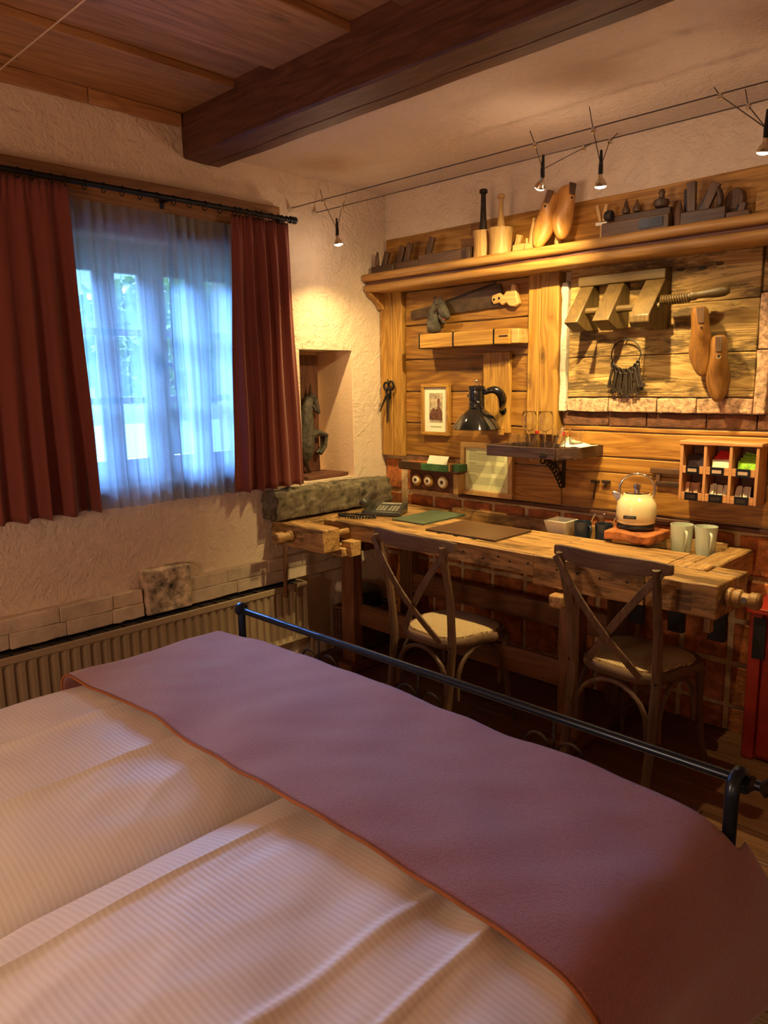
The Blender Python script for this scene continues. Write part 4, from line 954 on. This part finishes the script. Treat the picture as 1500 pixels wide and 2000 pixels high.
# wooden screw press
pz = thing('wooden_press', 'large wooden screw press with three jaws and turned screw on the weathered panel', 'press', (1.5, -.1, 1.70))
P_ = W_tool2 = woodset('press_wood', (.030, .016, .004), (.080, .045, .012), (.125, .074, .021), rough=.5, knots=.1, wear=.3, vary=.08)
obj('back_beam', M().plank(1.290, 1.690, -.100, -.042, 1.904, 1.945, 'x', 8, .001), P_['x'], pz, bevel=.004)
def jaw(x0, x1, rnd_=0):
    pr_ = [(-.042, 1.903), (-.098, 1.903), (-.235, 1.752), (-.235, 1.725), (-.215, 1.705), (-.042, 1.700)] if rnd_ else [(-.042, 1.903), (-.098, 1.903), (-.232, 1.742), (-.150, 1.705), (-.042, 1.712)]
    return obj('jaw', M().prism(pr_, (x0, 0, 0), (0, 1, 0), (0, 0, 1), (x1-x0, 0, 0)), P_['z'], pz, bevel=.004)
jaw(1.300, 1.365); jaw(1.435, 1.510); jaw(1.605, 1.690, 1)
obj('screw', M().tube([(1.36, -.150, 1.790), (1.70, -.150, 1.790)], .015, 12), P_['x'], pz)
m = M(); n_ = 11
pts = []
for i in range(n_*8+1): a = i/8*2*PI; pts.append((1.701+.115*i/(n_*8), -.150+.0165*math.cos(a), 1.812+.0165*math.sin(a)+.0))
m.tube([(1.701, -.150, 1.812), (1.822, -.150, 1.818)], .0145, 12); m.tube(pts, .0038, 5)
obj('screw_thread', m, P_['x'], pz)
obj('screw_handle', M().lathe([(.015, 0), (.020, .004), (.020, .018), (.016, .024), (.016, .04), (.019, .075), (.022, .105), (.021, .13), (.013, .146), (.002, .150)], (1.822, -.150, 1.818), (1, 0, .06), 16), P_['x'], pz, ang=.8)
# shoe lasts
def last(name, label, group, loc, rot, L_=.27, k=1.0, mt_=None, loop=True):
    # toe at local z=0, heel top at z=L; sole faces +y
    t = thing(name, label, 'shoe last', loc, 0, group); t.rotation_euler = rot
    secs = [(0, .010, .010, 0), (.02, .026, .020, .002), (.07, .042, .028, .004), (.11, .045, .034, .002), (.15, .036, .042, -.006), (.19, .030, .048, -.012), (.23, .031, .046, -.012), (.26, .028, .036, -.008), (.27, .016, .024, -.006)]
    m = M(); vs = []; n = 14
    for z, wx, wy, oy in secs:
        z = z*L_/.27
        for j in range(n): a = 2*PI*j/n; vs.append((wx*k*math.cos(a), oy*k+wy*k*math.sin(a)*(1 if math.sin(a) > 0 else 1.0), z))
    K = len(secs); m.add(vs, [tuple(range(n))[::-1], tuple((K-1)*n+j for j in range(n))]+[(i*n+j, i*n+(j+1) % n, (i+1)*n+(j+1) % n, (i+1)*n+j) for i in range(K-1) for j in range(n)])
    obj('last_body', m, mt_ or W_last['z'], t, world=False, sub=2, ang=3)
    obj('cone_plate', M().prism([(-.010*k, .20*L_/.27), (.010*k, .20*L_/.27), (.014*k, .262*L_/.27), (-.014*k, .262*L_/.27)], (0, -.060*k, 0), (1, 0, 0), (0, 0, 1), (0, .010, 0)), W_tool['z'], t, world=False, bevel=.003)
    if loop: obj('peg_hole', M().lathe([(.009, 0), (.009, .004)], (0, -.050*k, .185*L_/.27), (0, -1, 0), 12), M_paper, t, world=False); obj('hole', M().lathe([(.005, 0), (.005, .002)], (0, -.0545*k, .185*L_/.27), (0, -1, 0), 10), M_black, t, world=False)
    return t
last('shoe_last', 'brown wooden shoe last hung higher on the weathered panel, above its partner', 'hanging shoe lasts', (1.868, -.100, 1.500), (0, math.radians(-6), math.radians(25)), .28, 1.15, W_lastd['z'])
last('shoe_last', 'brown wooden shoe last hung lower on the weathered panel, at the brick row', 'hanging shoe lasts', (1.932, -.100, 1.398), (0, math.radians(-2), math.radians(20)), .265, 1.08, W_lastd['z'])
last('shoe_last', 'golden wooden shoe last leaning on the long shelf, left of the pair', 'shoe lasts on the long shelf', (1.110, -.165, 2.088), (math.radians(-10), math.radians(17), math.radians(10)), .245, 1.12)
last('shoe_last', 'brown wooden shoe last leaning on the long shelf, right of the pair', 'shoe lasts on the long shelf', (1.232, -.155, 2.112), (math.radians(-12), math.radians(10), math.radians(60)), .235, 1.18)
# tray shelf with iron bracket
ty = thing('tray_shelf', 'dark wooden tray shelf on a cast iron bracket holding glasses', 'shelf', (1.17, -.16, 1.15))
obj('tray_bottom', M().box(.968, 1.395, -.318, -.034, 1.154, 1.163), W_dark['x'], ty)
obj('tray_front', M().box(.962, 1.330, -.330, -.319, 1.150, 1.200), W_dark['x'], ty, bevel=.002)
obj('tray_side', M().box(.956, .967, -.318, -.034, 1.150, 1.200), W_dark['y'], ty, bevel=.002)
obj('tray_side', M().bar((1.331, -.322, 1.175), (1.400, -.262, 1.175), .010, .050), W_dark['y'], ty)
obj('tray_side', M().box(1.396, 1.405, -.262, -.034, 1.150, 1.200), W_dark['y'], ty, bevel=.002)
obj('tray_back', M().box(.968, 1.395, -.044, -.0365, 1.164, 1.200), W_dark['x'], ty)
obj('oval_plate', M().lathe([(.020, 0), (.018, .003)], (0, 0, 0), (0, -1, 0), 20).xf(Matrix.Translation((1.275, -.3305, 1.172)) @ Matrix.Diagonal((1, 1, .45, 1))), M_rust, ty)
ib = M().bar((1.205, -.038, 1.152), (1.205, -.038, .985), .014, .008, (0, 1, 0)).bar((1.205, -.30, 1.148), (1.205, -.04, 1.148), .014, .006)
for i in range(9):
    q = i/8; cy, cz = -.225+.165*q**.7, 1.130-.130*q**1.25
    ib.tube([(1.205, cy+.016*math.cos(a), cz+.014*math.sin(a)) for a in [k*PI/5 for k in range(10)]], .0042, 6, closed=True)
ib.tube([(1.205, -.27+.225*math.sin(a), 1.146-.153*(1-math.cos(a))) for a in [k*PI/20 for k in range(11)]], .0045, 6)
for cy, cz, r_ in ((-.10, 1.105, .030), (-.17, 1.122, .018), (-.07, 1.05, .018)): ib.tube([(1.205, cy+r_*(1-k/16)*math.cos(k*.8), cz+r_*(1-k/16)*math.sin(k*.8)) for k in range(14)], .0038, 6)
obj('iron_bracket', ib, M_rust, ty)
def wine(x, y_, label):
    t = thing('wine_glass', label, 'glass', (x, y_, 1.1645), 0, 'stemmed wine glasses on the tray')
    obj('foot', M().lathe([(.001, 0), (.030, 0), (.030, .0015), (.006, .005), (.0035, .012), (.0032, .085), (.006, .092), (.001, .094)], n=24), M_glass, t, world=False, ang=1.5)
    p = [(.001, .0945), (.014, .098), (.030, .112), (.037, .135), (.035, .160), (.030, .188)]
    obj('bowl', M().lathe(p+[(r_-.0012, z) for r_, z in p[::-1][:-1]]+[(.001, .0962)], n=28, cap=False), M_glass, t, world=False, ang=1.5)
def tumbler(x, y_, h, r, label, grp, facet=0):
    p = [(.001, 0), (r*.86, 0), (r*.88, .004), (r, h), (r-.002, h), (r*.82, .010), (.001, .009)]
    m = M().lathe(p, n=12 if facet else 28, cap=False); m.v = [q+Vector((x, y_, 1.1645)) for q in m.v]
    single('tumbler', m, M_glass, label, 'glass', grp, ang=.2 if facet else 1.0)
wine(1.095, -.175, 'stemmed wine glass standing left on the tray'); wine(1.178, -.165, 'stemmed wine glass standing beside the bottles on the tray')
for i, (x, y_) in enumerate(((1.062, -.255), (1.118, -.262), (1.172, -.255))):
    tumbler(x, y_, .086, .026, ('small thick shot tumbler, leftmost at the tray front', 'small thick shot tumbler, middle at the tray front', 'small thick shot tumbler, rightmost of the front three')[i], 'small tumblers at the tray front', 1)
for i, (x, y_) in enumerate(((1.282, -.215), (1.352, -.185))):
    tumbler(x, y_, .118, .034, ('tall clear tumbler left of the other near the napkin', 'tall clear tumbler over the white napkin')[i], 'tall tumblers at the tray right end')
for i, (x, y_) in enumerate(((1.25, -.11), (1.09, -.10))):
    t = thing('small_bottle', ('small bottle with amber drink at the back of the tray, right', 'small bottle with amber drink at the back of the tray, left')[i], 'bottle', (x, y_, 1.1645), 0, 'small bottles on the tray')
    obj('bottle_body', M().lathe([(.018, 0), (.020, .004), (.020, .05), (.010, .065), (.008, .08)], n=18), plain('amber_drink%d' % i, (.55, .28, .05), .1, trans=.7), t, world=False)
    obj('cap', M().lathe([(.0095, .0802), (.0095, .092)], n=14), M_redp, t, world=False)
for i, (x, y_, dx) in enumerate(((1.273, -.262, .02), (1.330, -.245, -.012), (1.255, -.280, -.03))):
    m = M().tube([(x, y_, 1.166), (x+dx, y_+.02, 1.27)], .0016, 6).sphere((x, y_, 1.1715), (.006, .0035, .007), 8, 6)
    single('stirring_spoon', m, M_chrome, ('long thin spoon leaning among the tall tumblers', 'long thin spoon beside the white napkin', 'long thin spoon leaning left over the tray edge')[i], 'spoon', 'spoons on the tray')
m = M().grid(lambda u, v: (1.295+.135*u, -.235+.15*v*(1-.3*u), 1.200+.038*(1-abs(2*v-1))*(1-u)+.002*math.sin(14*u)+.004*u), 10, 10)
single('napkin', m, M_paper, 'folded white paper napkin on the tray right side', 'napkin', solid=.003, ang=1)
# green painted letter shelf with three round knobs below
gs = thing('letter_shelf', 'small shelf with green painted front and box with three round knobs', 'shelf', (.42, -.08, .90))
obj('top_board', M().plank(.212, .628, -.135, -.034, 1.016, 1.026, 'x', 6, .001), W_tool['x'], gs, bevel=.002)
obj('front_board', M().plank(.212, .38, -.142, -.1355, 1.022, 1.062, 'x', 4, .001), W_tool['x'], gs, bevel=.002)
obj('green_front', M().box(.381, .575, -.142, -.1355, 1.022, 1.060), M_greenpaint, gs, bevel=.001)
obj('side_board', M().box(.576, .584, -.142, -.034, 1.0265, 1.066), W_pale['y'], gs); obj('side_board', M().box(.585, .628, -.118, -.034, 1.0265, 1.062), M_greenpaint, gs)
obj('knob_box', M().box(.268, .575, -.105, -.034, .906, 1.014), W_beam['x'], gs, bevel=.002)
obj('box_end', M().box(.576, .612, -.105, -.034, .902, 1.010), W_pale['z'], gs, bevel=.002)
for i, x in enumerate((.325, .412, .515)):
    k_ = obj('round_knob', M().lathe([(.032, 0), (.034, .004), (.034, .012), (.030, .016)], (x, -.106, .962), (0, -1, 0), 24), (W_post['x'], W_post['x'], W_pale['x'])[i], gs, ang=.5)
    obj('knob_disc', M().lathe([(.022+.006*(i == 2), 0), (.020+.006*(i == 2), .004)], (x, -.1225, .962), (0, -1, 0), 24), M_white, k_)
    obj('knob_centre', M().lathe([(.010, 0), (.009, .003)], (x, -.1268, .962), (0, -1, 0), 16), W_tool['x'], k_)
single('white_card', M().prism([(-.070, 0), (.070, 0), (.078, .078), (-.058, .078)], (.465, -.125, 1.027), (1, 0, 0), (0, .35, .94), (0, .0012, 0)), M_paper, 'white folded card standing in the green shelf', 'card')
# tea rack
tr_ = thing('tea_rack', 'wooden six compartment wall rack with small label holders, filled with tea', 'rack', (1.97, -.08, 1.0))
OR = woodset('orange_box_wood', (.30, .12, .04), (.52, .24, .09), (.62, .32, .13), rough=.5, knots=0, vary=.05)
RX = (1.812, 1.908, 2.008, 2.108); RZ0, RZ1 = 1.000, 1.232; RY0, RY1 = -.135, -.0335
obj('back_panel', M().box(1.806, 2.118, -.040, RY1, RZ0+.01, RZ1-.01), W_beam['x'], tr_)
obj('top_board', M().plank(1.802, 2.124, RY0-.004, -.041, RZ1-.004, RZ1+.012, 'x', 6, .001), OR['x'], tr_, bevel=.003)
for x in RX: obj('divider', M().box(x-.006, x+.006, RY0, -.041, RZ0, RZ1-.0045), OR['z'], tr_, bevel=.0015)
for i in range(3):
    a, b_ = RX[i]+.0063, RX[i+1]-.0063
    obj('compartment_floor', M().box(a, b_, -.125, -.041, RZ0+.004, RZ0+.010), W_beam['x'], tr_)
    obj('compartment_floor', M().box(a, b_, -.125, -.041, 1.114, 1.120), OR['x'], tr_)
    for z in (1.111, RZ0+.001):
        ft = obj('drawer_front', M().box(a, b_, -.1345, -.1255, z, z+.030), OR['x'], tr_, bevel=.001)
        xm = (a+b_)/2
        obj('label_holder', M().box(xm-.027, xm+.027, -.1385, -.135, z-.002, z+.031), M_iron, ft, bevel=.001)
        obj('label', M().box(xm-.018, xm+.018, -.1400, -.1386, z+.007, z+.020), plain('label_%d_%d' % (i, z*100), (.55, .38, .26), .8) if z > 1.1 else M_rust, ft)
ORD = ('first', 'second', 'third', 'fourth', 'fifth', 'sixth')
def sachet(x, y_, z, w_, h, tilt, mt_, label, grp, rx=0):
    m = M(); n = 6
    for s_, yy_ in ((0, -.0025), (1, .0025)): pass
    vs = [(-w_/2, 0, 0), (w_/2, 0, 0), (w_/2, 0, h), (-w_/2, 0, h), (0, -.004, h/2), (0, .004, h/2)]
    m.add(vs, [(0, 1, 4), (1, 2, 4), (2, 3, 4), (3, 0, 4), (1, 0, 5), (2, 1, 5), (3, 2, 5), (0, 3, 5)])
    m.xf(Matrix.Translation((x, y_, z)) @ Matrix.Rotation(rx, 4, 'X') @ Matrix.Rotation(tilt, 4, 'Y'))
    return single('tea_sachet', m, mt_, label, 'tea bag', grp, smooth=False)
for k in range(3): sachet(1.862, -.110+.016*k, 1.122, .066, .062, .04*k, M_black2, ORD[k]+' from the front of the black tea sachets in the top left rack compartment', 'black sachets in the rack', -.15)
for k in range(4): sachet(1.961, -.112+.014*k, 1.122+.004*k, .066, .050+.006*k, .05*(k-1), (M_paper if k == 0 else M_redp), ('pale fronted tea sachet before the red ones in the rack' if k == 0 else ORD[k-1]+' from the front of the red tea sachets in the top middle rack compartment'), 'red sachets in the rack' if k else None, -.2)
for k in range(4): sachet(2.061, -.112+.014*k, 1.122+.004*k, .068, .050+.005*k, .06*(k-1)+.05, M_greenp, ORD[k]+' from the front of the green tea sachets in the top right rack compartment', 'green sachets in the rack', -.2)
M_sugar = plain('brown_sugar_paper', (.60, .36, .22), .7, namt=.2)
for c_, (x, mt_, lb, gp, nn) in enumerate(((1.860, M_sugar, 'brown sugar stick in the lower left compartment', 'brown sugar sticks', 6), (1.960, M_paper, 'thin white sachet in the lower middle compartment', 'thin white sachets', 6), (2.058, M_white, 'white sugar packet in the lower right compartment', 'white sugar packets', 5))):
    for k in range(nn):
        m = M().box(-.008, .008, -.001, .001, 0, .056+.006*R.random()).xf(Matrix.Translation((x-.030+.011*k, -.112+.006*(k % 3), 1.012)) @ Matrix.Rotation(-.25-.2*R.random(), 4, 'X') @ Matrix.Rotation(R.uniform(-.2, .25), 4, 'Y'))
        single('sugar_stick', m, mt_, lb+', '+ORD[k]+' from the left', 'sugar', gp, smooth=False)
# letterbox slot plate and small hammers
lsl = thing('wooden_slot_plate', 'dark wooden slot plate on the planks between kettle and tea rack', 'plate', (1.71, -.035, 1.03))
obj('upper_bar', M().plank(1.640, 1.775, -.050, -.033, 1.088, 1.112, 'x', 4, .001), W_tool['x'], lsl, bevel=.002)
obj('lower_bar', M().plank(1.668, 1.775, -.048, -.033, 1.034, 1.054, 'x', 4, .001), W_tool['x'], lsl, bevel=.002); obj('side_bar', M().box(1.668, 1.684, -.046, -.033, 1.0545, 1.0875), W_tool['z'], lsl)
for i, (x, z) in enumerate(((1.375, 1.028), (1.430, 1.032))):
    t = thing('small_hammer', ('tiny rusty hammer hung on the planks, left one with long handle', 'tiny rusty hammer head on a nail, right one beside the kettle')[i], 'hammer', (x, -.045, z-.08))
    obj('hammer_head', M().box(x-.020, x+.020, -.050, -.036, z-.006, z+.006), M_rust, t, bevel=.002)
    obj('handle', M().tube([(x+.002, -.042, z-.006), (x-.008, -.040, z-(.085 if i == 0 else .03))], .0035, 6), M_rust, t)
# ================================================================== THINGS ON THE LONG SHELF (top of board z 2.086)
ZS = 2.0875; T = W_tool
def plane_(label, x, L_, h, y_, rz=0, wedges=((.45, .10),), mt_=None, tote=0, knob=0, w_=.055, z=ZS):
    t = thing('wooden_plane', label, 'hand plane', (x, y_, z), rz, 'old wooden planes on the long shelf'); mt_ = mt_ or T; Lc = dict(parent=t, world=False)
    obj('plane_body', M().plank(-L_/2, L_/2, -w_/2, w_/2, 0, h, 'x', 6, .0008), mt_['x'], bevel=.004, **Lc)
    for q, hh2, *sl in wedges:
        sl = sl[0] if sl else .42
        xx = -L_/2+L_*q
        obj('wedge', M().bar((xx, 0, h*.6), (xx+hh2*sl, 0, h+hh2), w_*.55, .016, (0, 1, 0), w_*.6, .022), mt_['z'], bevel=.003, **Lc)
        obj('iron', M().bar((xx-.014, 0, h*.6), (xx-.014+hh2*sl, 0, h+hh2*.8), w_*.5, .004, (0, 1, 0)), M_iron, **Lc)
    if tote: obj('tote', M().tube([(L_*.30, 0, h-.003), (L_*.33, 0, h+.04), (L_*.27, 0, h+.075), (L_*.20, 0, h+.07)], [.015, .013, .012, .008], 10), mt_['z'], sub=1, ang=3, **Lc)
    if knob: obj('horn', M().tube([(-L_*.36, 0, h-.003), (-L_*.37, 0, h+.04), (-L_*.34, 0, h+.085)], [.015, .012, .007], 10), mt_['z'], sub=1, ang=3, **Lc)
    return t
plane_('dark plane with upright horn at the far left end of the shelf', .115, .165, .040, -.125, 0, ((.45, .07),), knob=1)
plane_('dark plane with two leaning wedges near the left shelf end', .265, .19, .050, -.085, .05, ((.05, .085), (.32, .095),), w_=.06)
plane_('long dark jointer plane lying along the left half of the shelf', .515, .33, .068, -.085, .02, ((.12, .085),), tote=0)
single('dark_block', M().plank(.688, .712, -.145, -.085, ZS, ZS+.065, 'z', 3, .001), T['z'], 'small upright dark block left of the wooden mortars', 'block', bevel=.003)
def mortar(label, x, y_, r, h, pr_r, ph_, mt_, pm_):
    t = thing('mortar_and_pestle', label, 'mortar', (x, y_, ZS), 0, 'wooden mortars on the long shelf')
    obj('mortar_body', M().lathe([(r*.98, 0), (r, .01), (r*.95, h*.4), (r*.97, h*.75), (r*1.05, h*.92), (r*1.05, h), (r*.8, h), (r*.7, h*.5), (0.001, h*.45)], n=26, cap=False).jitter(.003, 30), mt_['z'], t, world=False, ang=.7)
    obj('pestle', M().lathe([(.018, h*.46), (.020, h*.7), (.019, h+.02), (pr_r, h+.05), (pr_r*.8, ph_*.75), (pr_r*.75, ph_-.035), (pr_r*.75, ph_-.022), (pr_r*1.25, ph_-.018), (pr_r*1.25, ph_-.004), (pr_r*.9, ph_)], n=16), pm_, t, world=False, ang=.8)
mortar('brown wooden mortar with tall black pestle', .765, -.105, .048, .130, .016, .325, W_pale, M_rust)
mortar('pale wooden mortar with shorter light pestle', .880, -.120, .056, .125, .014, .280, W_pale, W_pale['z'])
bp_ = plane_('small pale plane with dark wedge right of the mortars', 1.002, .095, .038, -.110, 0, ((.10, .045),), mt_=W_pale, w_=.045)
fg = thing('carved_figure', 'small pale carved pointed wooden figure between mortar and shoe lasts', 'figure', (1.075, -.125, ZS))
obj('base', M().box(1.035, 1.095, -.15, -.10, ZS, ZS+.030), W_pale['x'], fg, bevel=.002)
obj('carved_spire', M().tube([(1.062, -.125, ZS+.0305), (1.064, -.125, ZS+.075), (1.067, -.125, ZS+.118), (1.068, -.125, ZS+.135)], [.018, .015, .009, .005], 8).sphere((1.068, -.125, ZS+.137), .008, 8, 6), W_pale['z'], fg, ang=.7)
obj('small_post', M().tube([(1.042, -.14, ZS+.0305), (1.042, -.14, ZS+.055)], .006, 8), W_pale['z'], fg)
single('pale_cup_stack', M().lathe([(.012, 0), (.016, .03), (.010, .06), (.016, .09), (.014, .115), (.018, .125)], (1.165, -.075, ZS), n=14), W_pale['z'], 'thin pale turned wooden piece behind the golden shoe last', 'turned piece')
ck = thing('wooden_clamp', 'pale upright wooden clamp with white tie right of the shoe lasts', 'clamp', (1.405, -.11, ZS))
obj('stem', M().box(1.398, 1.410, -.118, -.102, ZS, ZS+.062), W_pale['z'], ck, bevel=.001)
obj('cross_piece', M().bar((1.375, -.11, ZS+.070), (1.428, -.11, ZS+.068), .014, .014), M_white, ck, bevel=.002)
obj('arm', M().bar((1.398, -.11, ZS+.078), (1.380, -.11, ZS+.148), .014, .018, (0, 1, 0)), W_pale['z'], ck, bevel=.001); obj('arm', M().bar((1.414, -.11, ZS+.078), (1.424, -.11, ZS+.145), .014, .018, (0, 1, 0)), W_pale['z'], ck, bevel=.001)
# plough plane: two rails, screws
pl_ = thing('plough_plane', 'dark plough plane with twin rails and turned knobs in the middle of the shelf', 'hand plane', (1.58, -.11, ZS))
obj('lower_body', M().plank(1.430, 1.722, -.165, -.105, ZS, ZS+.058, 'x', 6, .001), T['x'], pl_, bevel=.004)
obj('fence', M().plank(1.450, 1.640, -.070, -.045, ZS+.02, ZS+.085, 'x', 4, .001), T['x'], pl_, bevel=.003)
obj('upper_body', M().plank(1.445, 1.700, -.103, -.072, ZS+.01, ZS+.095, 'x', 6, .001), T['x'], pl_, bevel=.004)
obj('nose', M().lathe([(.020, 0), (.024, .01), (.020, .03), (.012, .036)], (1.455, -.118, ZS+.095), (-1, 0, 0), 16), M_rust, pl_)
for x, hh2 in ((1.512, .058), (1.560, .048)): obj('turned_nut', M().lathe([(.016, 0), (.018, .010), (.012, .022), (.008, hh2*.7), (.002, hh2)], (x, -.110, ZS+.0955), n=14), T['z'], pl_, ang=.8)
obj('big_knob', M().lathe([(.026, 0), (.032, .012), (.030, .026), (.012, .034), (.010, .046), (.014, .056), (.008, .068)], (1.665, -.110, ZS+.0955), n=18), T['z'], pl_, ang=.8)
obj('iron', M().box(1.60, 1.70, -.169, -.1655, ZS+.012, ZS+.048), M_iron, pl_)
single('wooden_peg', M().tube([(1.752, -.14, ZS), (1.752, -.14, ZS+.06), (1.754, -.14, ZS+.098)], [.016, .017, .005], 10), T['z'], 'pointed brown wooden peg standing on the shelf between two planes', 'peg')
plane_('brown plane with tall crossed wedge and round back near the right', 1.848, .175, .052, -.120, 0, ((.20, .115, -.05), (.42, .095, .55)), tote=1, w_=.06)
single('round_backed_block', M().prism([(0, 0), (.07, 0), (.07, .09), (.062, .115), (.045, .125), (.02, .118), (0, .09)], (1.905, -.085, ZS), (1, 0, 0), (0, 0, 1), (0, .045, 0)), T['z'], 'dark rounded wooden block behind the crossed wedge plane', 'block', bevel=.004)
plane_('small flat dark plane with thin pin near the right edge', 1.985, .085, .022, -.145, 0, ((.55, .030),), w_=.04)
single('box_plane', M().plank(2.035, 2.30, -.130, -.070, ZS, ZS+.085, 'x', 5, .001), W_post['x'], 'plain brown wooden block plane at the right edge of the shelf', 'hand plane', bevel=.004)
# ================================================================== CABLE TRACK LIGHTS
tk = thing('cable_track', 'pair of taut steel light cables strung from the window wall below the ceiling', 'light cable', (2.1, -.61, 2.36))
for yq in (-.691, -.533):
    obj('cable', M().tube([(.012, yq, 2.362), (X1-.01, yq, 2.350)], .0022, 6), M_steel, tk)
    obj('anchor', M().lathe([(.011, 0), (.013, .004), (.010, .014), (.006, .030), (.0035, .034)], (.0005, yq, 2.362), (1, 0, 0), 14), M_chrome, tk)
rods = [((.24, 2.410), (.26, 2.357), (.235, 2.385), (.220, 2.357)), ((1.418, 2.405), (1.441, 2.352), (1.60, 2.362), (1.549, 2.348)), ((1.659, 2.428), (1.677, 2.349), (1.683, 2.372), (1.656, 2.350)), ((2.086, 2.378), (2.105, 2.350), (2.119, 2.405), (2.134, 2.350))]
tk_l = ('leftmost lit cable spotlight, near the window wall', 'lit cable spotlight above the golden shoe lasts, the left of the middle two', 'lit cable spotlight above the shelf middle, the right of the middle two', 'lit cable spotlight at the right edge of the picture')
for (p, a, e, ang_), rd, lb in zip(SPOTS, rods, tk_l):
    t = thing('cable_spotlight', lb, 'spotlight', p, 0, 'cable spotlights')
    P0 = Vector(p); d = (Vector(a)-P0).normalized()
    # holder above the bulb
    hb_ = P0-d*.012; tp_ = hb_+Vector((0, 0, .075))+(-d)*.018; mid_ = hb_+(tp_-hb_)*.42
    obj('bulb_glass', M().lathe([(.0205, 0), (.018, .005), (.008, .008), (.001, .009)], P0+d*.016, d, 20, cap=False), M_bulb, t)
    obj('reflector', M().lathe([(.021, .0), (.0225, -.003), (.0215, -.006), (.019, -.012), (.013, -.022), (.008, -.028), (.007, -.040)], P0+d*.016, d, 20), M_refl, t, ang=.5)
    obj('holder', M().tube([P0-d*.024, mid_, tp_], [.0085, .008, .0045], 10), M_black, t)
    for (xt, zt_), (xc, zc), yq in (((rd[0]), (rd[1]), -.691), ((rd[2]), (rd[3]), -.533)):
        top = Vector((xc, yq, zc))+(Vector((xt, yq, zt_))-Vector((xc, yq, zc)))
        obj('support_rod', M().tube([mid_, (xc, yq-.004, zc), top+Vector((0, -.004 if yq < -.6 else .004, 0))], .0017, 6), M_steel, t)
        obj('cable_clamp', M().lathe([(.004, -.008), (.0095, -.006), (.0095, .006), (.004, .008)], (xc, yq, zc), (1, 0, 0), 12), M_chrome, t)
# thin ceiling cable near the viewer
single('ceiling_cable', M().tube([(.002, -2.2, 2.488), (X1-.002, -2.2, 2.488)], .0022, 6), plain('pale_cable', (.5, .38, .28), .4), 'thin pale cable stretched below the plank ceiling at top left', 'cable')
